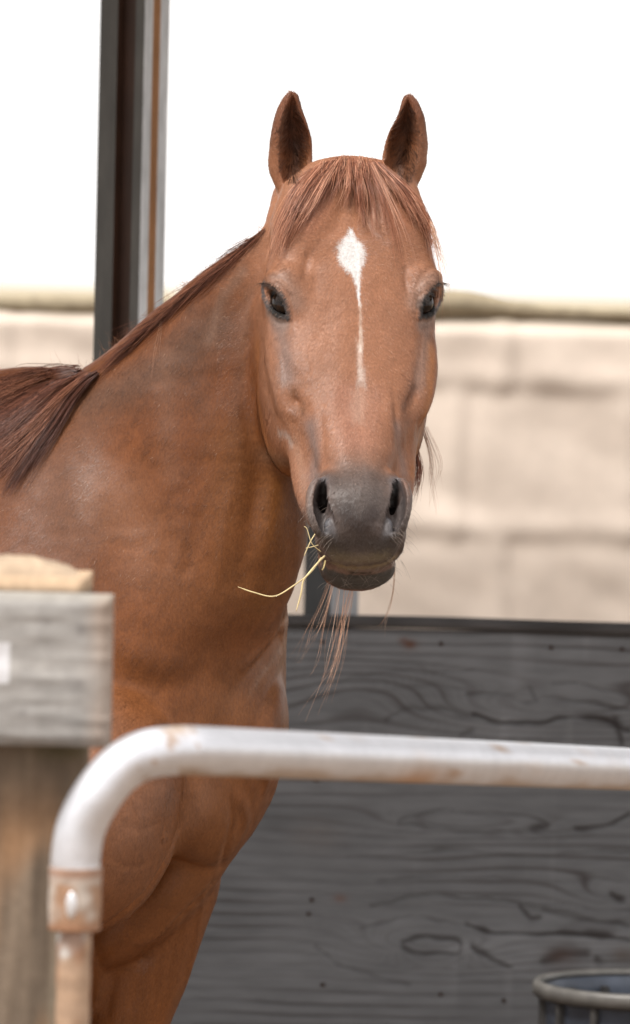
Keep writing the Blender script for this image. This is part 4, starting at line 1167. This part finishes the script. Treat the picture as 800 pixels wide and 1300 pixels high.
def grain(X, Z):
    key = (len(X), float(X[0]), float(X[-1]))
    if key in _gc: return _gc[key]
    P = np.stack([X * .35, 0 * X, Z], 1)
    h = Z + .012 * vnoise(P, 7, 51) + .004 * vnoise(P, 24, 52)
    for (px, py), A, a, b in (((548, 1200), .10, .13, .035), ((600, 1046), .06, .16, .022), ((700, 900), .07, .22, .035), ((780, 1136), .05, .08, .03), ((470, 880), -.05, .16, .05), ((745, 1190), .05, .14, .03)):
        x, z = bx_(px, py); h = h + A * np.exp(-((X - x) / a) ** 2 - ((Z - z) / b) ** 2)
    l1 = np.abs((h * 46 + .3 * vnoise(P, 9, 53)) % 1.0 - .5) * 2
    g1 = smoothstep(.55, 1.0, l1) * (.25 + .75 * smoothstep(-.4, .4, vnoise(P, 10, 54)))
    l2 = np.abs((h * 150) % 1.0 - .5) * 2; g2 = smoothstep(.5, 1, l2) * (.5 + .5 * vnoise(P, 18, 55))
    g3 = 0
    P3 = np.stack([X, 0 * X, Z * 1.6], 1)
    Xw = X + .006 * vnoise(P3, 26, 531); Zw = Z + .0055 * vnoise(P3, 22, 532) + .0025 * vnoise(P3, 60, 533)
    frag = smoothstep(-.75, .15, vnoise(P3, 20, 534))
    for L_, w, k in GRW:
        wv = w * np.clip(.85 + .8 * vnoise(P3, 34, 56), .25, 1.7); g3 = np.maximum(g3, k * seg_w2(Xw, Zw, L_, wv) * (.35 + .65 * frag if w < 3.1 * bsc else .8 + .2 * frag))
    _gc[key] = (g1, g2, g3); return _gc[key]
def ply_rel(X, Z):
    sh = X.shape; g1, g2, g3 = grain(X.ravel(), Z.ravel())
    return (-.0012 * g1 - .0004 * g2 - .0035 * g3).reshape(sh)
def ply_col(X, Z):
    g1, g2, g3 = grain(X, Z); P = np.stack([X * .4, 0 * X, Z], 1)
    c = np.tile([.156, .160, .168], (len(X), 1)) * (1 + .13 * vnoise(P, 3.1, 57) + .10 * vnoise(P, 16, 58) + .07 * vnoise(P, 60, 59))[:, None]
    for (px, py), r_, k in PALE:
        x, z = bx_(px, py); w = np.exp(-((X - x) / (r_ * bsc * 1.4)) ** 2 - ((Z - z) / (r_ * bsc * .5)) ** 2); c = c * (1 + .55 * k * w)[:, None]
    g = np.clip(.72 * g1 + .30 * g2, 0, 1)[:, None]; c = c * (1 - g) + np.array([.060, .052, .052]) * g
    g = np.clip(g3 * .92, 0, 1)[:, None]; c = c * (1 - g) + np.array([.022, .016, .015]) * g
    for (px, py), r_, col, k in BRN:
        x, z = bx_(px, py); w = (k * np.exp(-((X - x) ** 2 + ((Z - z) * 1.5) ** 2) / (r_ * bsc) ** 2) * (1 + .5 * vnoise(P, 90, 60)))[:, None]; w = np.clip(w, 0, 1); c = c * (1 - w) + np.array(col) * w
    # dried drips and scratches
    s_ = (smoothstep(.62, .95, vnoise(np.stack([X * 1.0, 0 * X, Z * .12], 1), 42, 61)) * .16)[:, None]; c = c * (1 + s_)
    return c
bar = empty('plywood_barrier', (0, BD - 7.0, 0), 'weathered grey plywood barrier with dark wavy grain, behind the horse', 'barrier')
m = attr_mat('weathered_plywood', .82, .25, .5, 40, (.25, 1, 2.2), .16)
V, Q, Cc = grid_box(BX0, BX0 + 1.36, .03, BTOP, .018, .0024, ply_rel, ply_col, .002)
link('plywood_sheet', np_mesh('plywood_sheet', V, Q, m, True, Cc), bar)
V, Q, Cc = grid_box(BX0 - 2.44, BX0 - .004, .03, BTOP - .002, .018, .02, ply_rel, ply_col, .002)
link('plywood_sheet', np_mesh('plywood_sheet', V, Q, m, True, Cc), bar)
xs_ = (BX0 - 2.44, BX0 + 1.36)
def rail_col(X, Z):
    P = np.stack([X * .3, 0 * X, Z], 1); return np.tile([.085, .080, .080], (len(X), 1)) * (1 + .3 * vnoise(P, 22, 62) + .2 * vnoise(P, 60, 63))[:, None]
V, Q, Cc = grid_box(xs_[0], xs_[1], BTOP + .001, BTOP + .020, .05, .008, None, rail_col, .003)
V[:, 1] -= .012; V[:, 2] += .0015 * np.sin(V[:, 0] * 9)
link('top_rail', np_mesh('top_rail', V, Q, m, True, Cc), bar)
for x in (xs_[0] + .05, BX0 - .3, xs_[1] - .1):
    box('stud', (x, .020, .0), (x + .07, .075, BTOP - .01), m, bar, (.12, .11, .10))
for k in range(10):     # nail heads in the visible sheet
    px, py = [(410, 815), (560, 817), (700, 822), (790, 824), (410, 1250), (560, 1262), (392, 1160), (396, 1142), (640, 1270), (402, 990)][k]
    x, z = bx_(px, py); V, Q = uv_sphere(np.array([x, -.0025, z]), .004, 10, 6, (1, .4, 1))
    link('nail_head', np_mesh('nail_head', V, Q, m, True, np.tile([.06, .04, .035], (len(V), 1))), bar)

# ---- steel posts
def profile_post(name, poly, cols, z0, z1, mat, parent, loc=(0, 0, 0), parts=False):
    n = len(poly); zs = np.linspace(z0, z1, 60); V = []; 
    # doubled corners so each face keeps its own colour
    P2, C2 = [], []
    for i in range(n):
        P2 += [poly[i], poly[(i + 1) % n]]; C2 += [cols[i], cols[i]]
    P2 = np.array(P2, float); C2 = np.array(C2, float); k = len(P2)
    V = np.array([[x, y, z] for z in zs for x, y in P2]); C_ = np.tile(C2, (len(zs), 1))
    F = [[j * k + 2 * i, j * k + 2 * i + 1, (j + 1) * k + 2 * i + 1, (j + 1) * k + 2 * i] for j in range(len(zs) - 1) for i in range(n)]
    F.append([(len(zs) - 1) * k + 2 * i for i in range(n)]); F.append([2 * i for i in range(n)][::-1])
    Pn = V.copy(); nv = vnoise(Pn * [1, 1, .25], 26, 71); nv2 = vnoise(Pn * [1, 1, .3], 70, 72)
    C_ = C_ * (1 + .18 * nv + .15 * nv2)[:, None]
    rs = np.clip(smoothstep(.55, .9, vnoise(Pn * [1, 1, .12], 30, 73)) * .5, 0, 1)[:, None] * (C_.mean(1) > .15)[:, None]
    C_ = C_ * (1 - rs) + np.array([.24, .13, .07]) * rs
    return link(name, np_mesh(name, V, F, mat, False, np.clip(C_, .004, .9)), parent, loc)
M_STEEL = attr_mat('weathered_steel', .55, .5, .3, 45, (1, 1, .3), .22)
def beam(s):
    """channel-faced square post, corner towards the viewer: outline and the colour of each face (left faces partly painted shade, partly brown rust; right faces bare galvanised)"""
    A = np.array([-.073, .050]); C_ = np.array([0.0, 0.0]); Bp = np.array([.038, .050])
    inl = nrm([.56, .83]); inr = nrm([-.9, .43])
    def L(t): return A + (C_ - A) * t
    def R_(t): return C_ + (Bp - C_) * t
    dk = (.070, .067, .060); br = (.050, .022, .012); gl = (.50, .52, .54); ru = (.36, .19, .09)  # left-face tones carry painted shade, right-face tones are bare steel and rust
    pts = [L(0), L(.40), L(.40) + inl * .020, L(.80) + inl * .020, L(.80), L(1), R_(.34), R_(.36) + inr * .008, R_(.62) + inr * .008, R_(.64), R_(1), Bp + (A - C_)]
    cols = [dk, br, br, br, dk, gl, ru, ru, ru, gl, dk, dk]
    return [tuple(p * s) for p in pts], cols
sh = empty('post_with_added_roof', (W(178, 300, 8.8)[0], 1.8, 0), 'steel post with painted shade on its left and a rust streak, behind the horse neck, with an unseen shade cover added overhead', 'shelter')
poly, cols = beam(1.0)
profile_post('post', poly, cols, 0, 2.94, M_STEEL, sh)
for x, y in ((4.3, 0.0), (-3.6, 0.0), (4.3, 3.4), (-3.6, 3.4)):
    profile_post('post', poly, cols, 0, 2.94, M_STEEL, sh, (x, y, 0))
m_added_roof = attr_mat('added_roof_metal', .6, .4, .2, 12, (1, 1, 1), .15)  # overhead cover and beams, out of view, added to shade the horse's body
nx = 260; xs = np.linspace(-4.2, 5.0, nx); wv = .018 * np.sign(np.sin(xs * 2 * math.pi / .2)) * np.minimum(1, np.abs(np.sin(xs * 2 * math.pi / .2)) * 2)
V = []; 
for y, z in ((-.95, 3.02), (3.9, 3.32)):
    for t in (0, .004): V += [(x, y, z + w + t) for x, w in zip(xs, wv)]
V = np.array(V); i = np.arange(nx - 1)
Q = np.vstack([np.stack([i, i + 1, i + 1 + 2 * nx, i + 2 * nx], 1), np.stack([i + nx, i + 3 * nx, i + 1 + 3 * nx, i + 1 + nx], 1), np.stack([i, i + nx, i + 1 + nx, i + 1], 1), np.stack([i + 2 * nx, i + 1 + 2 * nx, i + 1 + 3 * nx, i + 3 * nx], 1)])
link('added_roof', np_mesh('added_roof', V, Q, m_added_roof, False, np.tile([.22, .21, .20], (len(V), 1))), sh)
for y, z in ((-.85, 2.94), (1.8, 3.1), (3.4, 3.2)):
    box('added_beam', (-4.1, y - .04, z - .02), (4.9, y + .06, z + .045), m_added_roof, sh, (.12, .10, .09))

o = W(446, 780, 9.25)
sp_ = empty('short_post', (W(420, 780, 10.1)[0], 3.1, 0), 'short steel post half hidden behind the horse chin', 'post')
profile_post('shaft', [(-.050, .02), (-.001, -.012), (.050, -.004), (.050, .07), (-.050, .07)], [(.055, .055, .055), (.42, .42, .43), (.06, .05, .05), (.1, .1, .1), (.1, .1, .1)], 0, 1.26, M_STEEL, sp_)  # dark left face and edge: shade painted into the steel colour
V, Q, Cc = grid_box(-.05, .05, 1.262, 1.272, .09, .01, None, lambda X, Z: np.tile([.2, .2, .2], (len(X), 1)), .002); V[:, 1] -= .016
link('cap_plate', np_mesh('cap_plate', V, Q, M_STEEL, False, Cc), sp_)

# ---- black ribbed tub with a pale rim
tc0 = W(816, 1248, 8.9); TR = .178; TZ = tc0[2]
tb = empty('feed_tub', (tc0[0], tc0[1], 0), 'dark ribbed tub with a pale grey rim standing before the plywood', 'tub')
def lathe(prof, n=72):
    V = np.array([[r * math.cos(a), r * math.sin(a), z] for r, z in prof for a in np.linspace(0, 2 * math.pi, n, endpoint=False)])
    k = len(prof); Q = np.array([[i * n + j, i * n + (j + 1) % n, (i + 1) * n + (j + 1) % n, (i + 1) * n + j] for i in range(k - 1) for j in range(n)])
    return V, Q
V, Q = lathe([(.001, .006), (TR * .74, .006), (TR * .76, .012), (TR * .90, TZ - .03), (TR * .925, TZ - .02), (TR * .915, TZ - .008), (TR * .90, TZ - .010), (TR * .885, TZ - .03), (TR * .74, .05), (.001, .05)])
def tubcol(V):
    r_ = np.hypot(V[:, 0], V[:, 1]); z = V[:, 2]; C = np.tile([.022, .022, .023], (len(V), 1))
    inn = r_ < TR * (.76 + .155 * z / TZ) - .001
    C[inn & (z > .04)] = (.050, .060, .082); return C * (1 + .2 * vnoise(V, 30, 81))[:, None]
M_TUB = attr_mat('tub_plastic', .42, .5, .25, 30, (1, 1, 1), .25)
link('tub_wall', np_mesh('tub_wall', V, Q, M_TUB, True, tubcol(V)), tb)
th = np.linspace(0, 2 * math.pi, 97)
V, Q = lathe([(TR * .915, TZ - .006), (TR * .915, TZ - .001), (TR * .93, TZ + .002), (TR * .985, TZ + .001), (TR, TZ - .004), (TR, TZ - .020), (TR * .985, TZ - .023), (TR * .95, TZ - .021), (TR * .93, TZ - .012), (TR * .915, TZ - .006)], 96)
zc = V[:, 2]; k = smoothstep(TZ - .010, TZ - .002, zc)[:, None]
rc = (np.array([.045, .040, .036]) * (1 - k) + np.array([.15, .143, .132]) * k) * (1 + .25 * vnoise(V, 22, 82) + .15 * vnoise(V, 60, 83))[:, None]
link('rim', np_mesh('rim', V, Q, M_TUB, True, rc), tb)
for j in range(14):
    a = 2 * math.pi * (j + .30) / 14; c, s_ = math.cos(a), math.sin(a); cr = []
    ob = box('rib', (TR * .80, -.006, .02), (TR * .955, .006, TZ - .024), M_TUB, tb, (.045, .043, .042), .002); ob.rotation_euler = (0, 0, a)
V, Q = lathe([(.001, TZ - .075), (TR * .86, TZ - .075)], 64)
m, nd, lk, bs = new_mat('water'); bs.inputs['Base Color'].default_value = (.03, .038, .05, 1); bs.inputs['Roughness'].default_value = .25
link('water', np_mesh('water', V, Q, m, True), tb)

# ---- fence corner close to the camera
RD = 4.95
def wood(name, lo, hi, th, res, colf, parent, loc, relief=.0012, sc=(.12, 1), sd=90):
    def rel(X, Z):
        P = np.stack([X.ravel() * sc[0], 0 * X.ravel(), Z.ravel() * sc[1]], 1)
        return ((vnoise(P, 160, sd) + .6 * vnoise(P, 60, sd + 1)) * relief).reshape(X.shape)
    V, Q, Cc = grid_box(lo[0], hi[0], lo[1], hi[1], th, res, rel, colf, .006)
    return link(name, np_mesh(name, V, Q, M_WOOD, True, Cc), parent, loc)
M_WOOD = attr_mat('old_timber', .85, .2, .5, 60, (1, 1, 1), .14)
fc = empty('timber_fence', (W(50, 900, RD + .05)[0], RD - 7 + .05, 0), 'weathered timber fence post with grey plank at the left, near the camera', 'fence')
fx, fy = fc.location.x, fc.location.y
rx1, rz1 = W(143, 757, RD)[0] - fx, W(143, 757, RD)[2]; rz0 = W(143, 950, RD)[2]
def plank_col(X, Z):
    P = np.stack([X * .15, 0 * X, Z], 1); c = np.tile([.275, .262, .248], (len(X), 1)) * (1 + .22 * vnoise(P, 50, 91) + .15 * vnoise(P, 140, 92) + .12 * vnoise(np.stack([X, 0 * X, Z], 1), 12, 93))[:, None]
    c2 = np.stack([X, 0 * X, Z], 1)
    k = (smoothstep(rx1 - .030, rx1 - .006, X + .008 * vnoise(c2, 30, 94)) * smoothstep(-.6, .5, vnoise(c2, 22, 95)))[:, None] * .8; c = c * (1 - k) + np.array([.34, .25, .19]) * k
    k = (smoothstep(rz1 - .010, rz1, Z) * .5)[:, None]; c = c * (1 - k) + np.array([.36, .33, .28]) * k
    qx, qz = W(2, 843, RD)[0] - fx, W(2, 843, RD)[2]
    k = ((np.abs(X - qx) < .0075) & (np.abs(Z - qz) < .018)).astype(float)[:, None] * .9; c = c * (1 - k) + np.array([.62, .62, .64]) * k
    for px, py, r_ in ((103, 800, 7), (100, 868, 6), (30, 905, 5), (60, 790, 4)):
        x, z = W(px, py, RD)[0] - fx, W(px, py, RD)[2]; k = (.5 * np.exp(-((X - x) ** 2 + (Z - z) ** 2) / (r_ / 1414) ** 2))[:, None]; c = c * (1 - k) + np.array([.12, .11, .11]) * k
    return c
wood('plank', (-1.2, rz0), (rx1, rz1), .038, .003, plank_col, fc, (0, -.05, 0))
def post_col(X, Z):
    P = np.stack([X, 0 * X, Z * .10], 1); c = np.tile([.150, .115, .085], (len(X), 1)) * (1 + .35 * vnoise(P, 60, 96) + .25 * vnoise(P, 150, 97))[:, None]
    Pz = np.stack([X, 0 * X, Z * .3], 1)
    k = (smoothstep(-.1, .6, vnoise(Pz, 24, 98)) * .7)[:, None]; c = c * (1 - k) + np.array([.19, .17, .125]) * k
    k = (smoothstep(-.05, .5, vnoise(Pz, 30, 99)) * .85 * smoothstep(1.19, 1.08, Z))[:, None]; c = c * (1 - k) + np.array([.34, .18, .085]) * k
    k = smoothstep(1.335, 1.343, Z)[:, None]; c = c * (1 - k) + np.array([.46, .33, .22]) * k
    k = (np.exp(-((Z - (rz0 - .006)) / .010) ** 2) * .5 * smoothstep(-.02, .02, X))[:, None]; c = c * (1 - k) + np.array([.10, .09, .04]) * k
    return c
px1 = W(103, 1100, RD + .045)[0] - fx
wood('fence_post', (px1 - .15, 0.0), (px1, 1.352), .13, .0035, post_col, fc, (0, -.005, 0), .0022, (1, .1), 70)
# rounded, splintered sawn top of the post
xs = np.linspace(px1 - .148, px1 - .004, 40); ys = np.linspace(.002, .122, 24); X, Y = np.meshgrid(xs, ys)
P = np.stack([X.ravel(), Y.ravel(), 0 * X.ravel()], 1)
u_ = (X - X.min()) / (X.max() - X.min()); v_ = (Y - Y.min()) / (Y.max() - Y.min())
dome = .017 * (np.clip(1 - np.abs(2 * u_ - .92) ** 2.4, 0, 1) * np.clip(1 - np.abs(2 * v_ - 1) ** 3, 0, 1)) ** .7
Zt = 1.350 + dome + (vnoise(P, 90, 65) * .0018).reshape(X.shape)
idx = np.arange(X.size).reshape(X.shape); F = np.stack([idx[:-1, :-1], idx[:-1, 1:], idx[1:, 1:], idx[1:, :-1]], -1).reshape(-1, 4)
Cc = np.tile([.40, .30, .21], (X.size, 1)) * (1 + .2 * vnoise(P, 60, 66) + .2 * vnoise(P * [1, .2, 1], 180, 67))[:, None]
link('sawn_top', np_mesh('sawn_top', np.stack([X, Y, Zt], -1).reshape(-1, 3), F, M_WOOD, True, Cc), fc)

# ---- white tube gate in front
gt = empty('tube_gate', (W(96, 1100, 4.9)[0], -2.1, 0), 'white tubular metal gate with a bent corner and rusty sleeve, in the foreground', 'gate')
G0 = np.array(gt.location)
pth = [(96, 1112, 4.9), (96, 1088, 4.9), (103, 1050, 4.9), (122, 1012, 4.9), (150, 978, 4.905), (182, 959, 4.91), (220, 953, 4.925), (260, 953.5, 4.96), (400, 959.5, 5.14), (600, 968, 5.43), (800, 976.5, 5.78), (1100, 990, 6.4)]
Pp = catmull([W(*p) for p in pth], 150); last = Pp[-1]
dirr = nrm(Pp[-1] - Pp[-8]); Pp = np.vstack([Pp, [last + dirr * t for t in np.linspace(.02, 1.6, 40)]])
tt = np.linspace(0, 1, len(Pp))
V, Q, _ = tube_mesh([Pp - G0], [np.full(len(Pp), .0222)], 28)
V = np.array(V); Vw = V + G0
ringN = np.repeat(Pp, 28, axis=0); rz = (Vw - ringN)[:, 2] / .0222
c = np.tile([.66, .665, .70], (len(V), 1)) * (1 + .05 * vnoise(Vw, 30, 101) + .03 * vnoise(Vw, 120, 102))[:, None]
k = (smoothstep(-.55, -.95, rz + .25 * vnoise(Vw, 24, 103)) * .75 * (Vw[:, 0] > G0[0] + .09))[:, None]; c = c * (1 - k) + np.array([.40, .27, .16]) * k  # tan underside: stain together with the ground's reflection, painted in
k = (smoothstep(.45, .85, vnoise(Vw * [1, 1, .6], 42, 104)) * .15 * (Vw[:, 0] > .0))[:, None]; c = c * (1 - k) + np.array([.60, .38, .22]) * k
k = (smoothstep(.62, .8, vnoise(Vw, 150, 112) * .6 + vnoise(Vw, 40, 113) * .7) * .7)[:, None]; c = c * (1 - k) + np.array([.40, .24, .13]) * k
q = W(520, 990, 5.3); k = (np.exp(-(((Vw - q) / [.035, .05, .012]) ** 2).sum(1)) * .9)[:, None]; c = c * (1 - k) + np.array([.50, .26, .10]) * k
q = W(225, 925, 4.92); k = (np.exp(-(((Vw - q) / [.012, .03, .006]) ** 2).sum(1)) * .8)[:, None]; c = c * (1 - k) + np.array([.55, .38, .24]) * k
M_PIPE = attr_mat('white_pipe_paint', .40, .5, .25, 60, (1, 1, 1), .06, .7)
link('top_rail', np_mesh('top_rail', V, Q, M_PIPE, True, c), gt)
zb = W(96, 1180, 4.9)[2] - 0; zt = W(96, 1106, 4.9)[2]
def vtube(name, x, y, z0, z1, r, colf, n=28, m_=40, wob=.0):
    zs = np.linspace(z0, z1, m_); P = np.stack([np.full(m_, x), np.full(m_, y), zs], 1)
    R_ = r * (1 + wob * np.sin(zs * 190) + wob * vnoise(P, 60, 105))
    V, Q, _ = tube_mesh([P], [R_], n); return link(name, np_mesh(name, V, Q, M_RUST, True, colf(V + G0)), gt)
M_RUST = attr_mat('rusty_steel', .6, .4, .6, 90, (1, 1, 1), .2)
def sleeve_col(P):
    c = np.tile([.44, .38, .33], (len(P), 1)); n1 = vnoise(P, 55, 106); n2 = vnoise(P, 120, 107)
    k = smoothstep(-.35, .35, n1 + .4 * n2)[:, None]; c = c * (1 - k) + np.array([.30, .175, .105]) * k
    k = smoothstep(.35, .6, vnoise(P, 48, 108))[:, None] * .8; c = c * (1 - k) + np.array([.60, .58, .56]) * k
    for z, w in ((zt, .006), (zb, .007)):
        k = (np.exp(-((P[:, 2] - z) / w) ** 2) * .8)[:, None]; c = c * (1 - k) + np.array([.26, .12, .06]) * k
    return c
vtube('sleeve', 0, 0, zb, zt + .004, .0234, sleeve_col, wob=.012)
V, Q = uv_sphere(np.array([-.002, -.0225, (zt + zb) / 2 - .002]), .0065, 20, 12, (.8, .5, 1.9))
link('bolt', np_mesh('bolt', V, Q, M_PIPE, True, np.tile([.72, .72, .74], (len(V), 1))), gt)
def low_col(P):
    c = np.tile([.36, .24, .16], (len(P), 1)); k = smoothstep(-.25, .3, vnoise(P * [1, 1, .7], 36, 109))[:, None]; c = c * (1 - k) + np.array([.56, .57, .56]) * k
    k = smoothstep(.25, .6, vnoise(P, 70, 110))[:, None] * .8; c = c * (1 - k) + np.array([.26, .13, .07]) * k
    return c
vtube('upright', 0, 0, .08, zb + .01, .0152, low_col, m_=160, wob=.02)
far = Pp[-1] - G0
for z in (.66, .42, .18):
    P = catmull([np.array([.012, .0, z]), np.array([far[0], far[1], z])], 12); V, Q, _ = tube_mesh([P], [np.full(12, .015)], 16)
    link('cross_rail', np_mesh('cross_rail', V, Q, M_PIPE, True, np.tile([.7, .7, .72], (len(V), 1))), gt)
P = catmull([np.array([far[0], far[1], .06]), np.array([far[0], far[1], far[2] + .02])], 8); V, Q, _ = tube_mesh([P], [np.full(8, .0222)], 20)
link('upright', np_mesh('upright', V, Q, M_PIPE, True, np.tile([.7, .7, .72], (len(V), 1))), gt)

# ---- hay stalks held in the lips
M_HAY = attr_mat('dry_hay', .6, .3, .3, 200, (1, 1, .2), .15)
def stalk(pts, r, label, col=(.62, .50, .27)):
    P = catmull([W(*p) for p in pts], 40); o_ = P[0].copy()
    V, Q, _ = tube_mesh([P - o_], [np.interp(np.linspace(0, 1, 40), [0, .9, 1], [1, .8, .3]) * r], 8)
    V = np.array(V); c = np.tile(col, (len(V), 1)) * (1 + .2 * vnoise(V, 80, 111))[:, None]
    ob = link('hay_stalk', np_mesh('hay_stalk', V, Q, M_HAY, True, c), None, o_.tolist()); tag(ob, label, 'hay', 'hay stalks at the horse mouth')
stalk([(412, 706, 6.86), (404, 714, 6.84), (392, 728, 6.82), (385, 738, 6.82), (382, 755, 6.82), (376, 776, 6.82)], .00125, 'thick hay stalk hanging almost straight down from the mouth corner')
stalk([(408, 708, 6.86), (394, 727, 6.83), (372, 744, 6.83), (348, 757, 6.83), (322, 752, 6.83), (302, 745, 6.83)], .00095, 'long thin bent hay stalk reaching far out across the neck')
stalk([(407, 700, 6.86), (396, 690, 6.85), (390, 672, 6.85), (386, 668, 6.85)], .0006, 'short hay bit curling up beside the nostril')
stalk([(400, 678, 6.86), (394, 688, 6.85), (386, 706, 6.85)], .0007, 'short hay bit pointing down on the lip corner above the stalks')
stalk([(404, 692, 6.86), (397, 694, 6.85), (388, 696, 6.85)], .0006, 'tiny sideways hay bit at the corner of the lips')
stalk([(413, 712, 6.86), (411, 720, 6.85), (409, 724, 6.85)], .0011, 'stubby hay end just below the mouth corner', (.66, .52, .24))
print('done', round(time.time() - T0, 1))
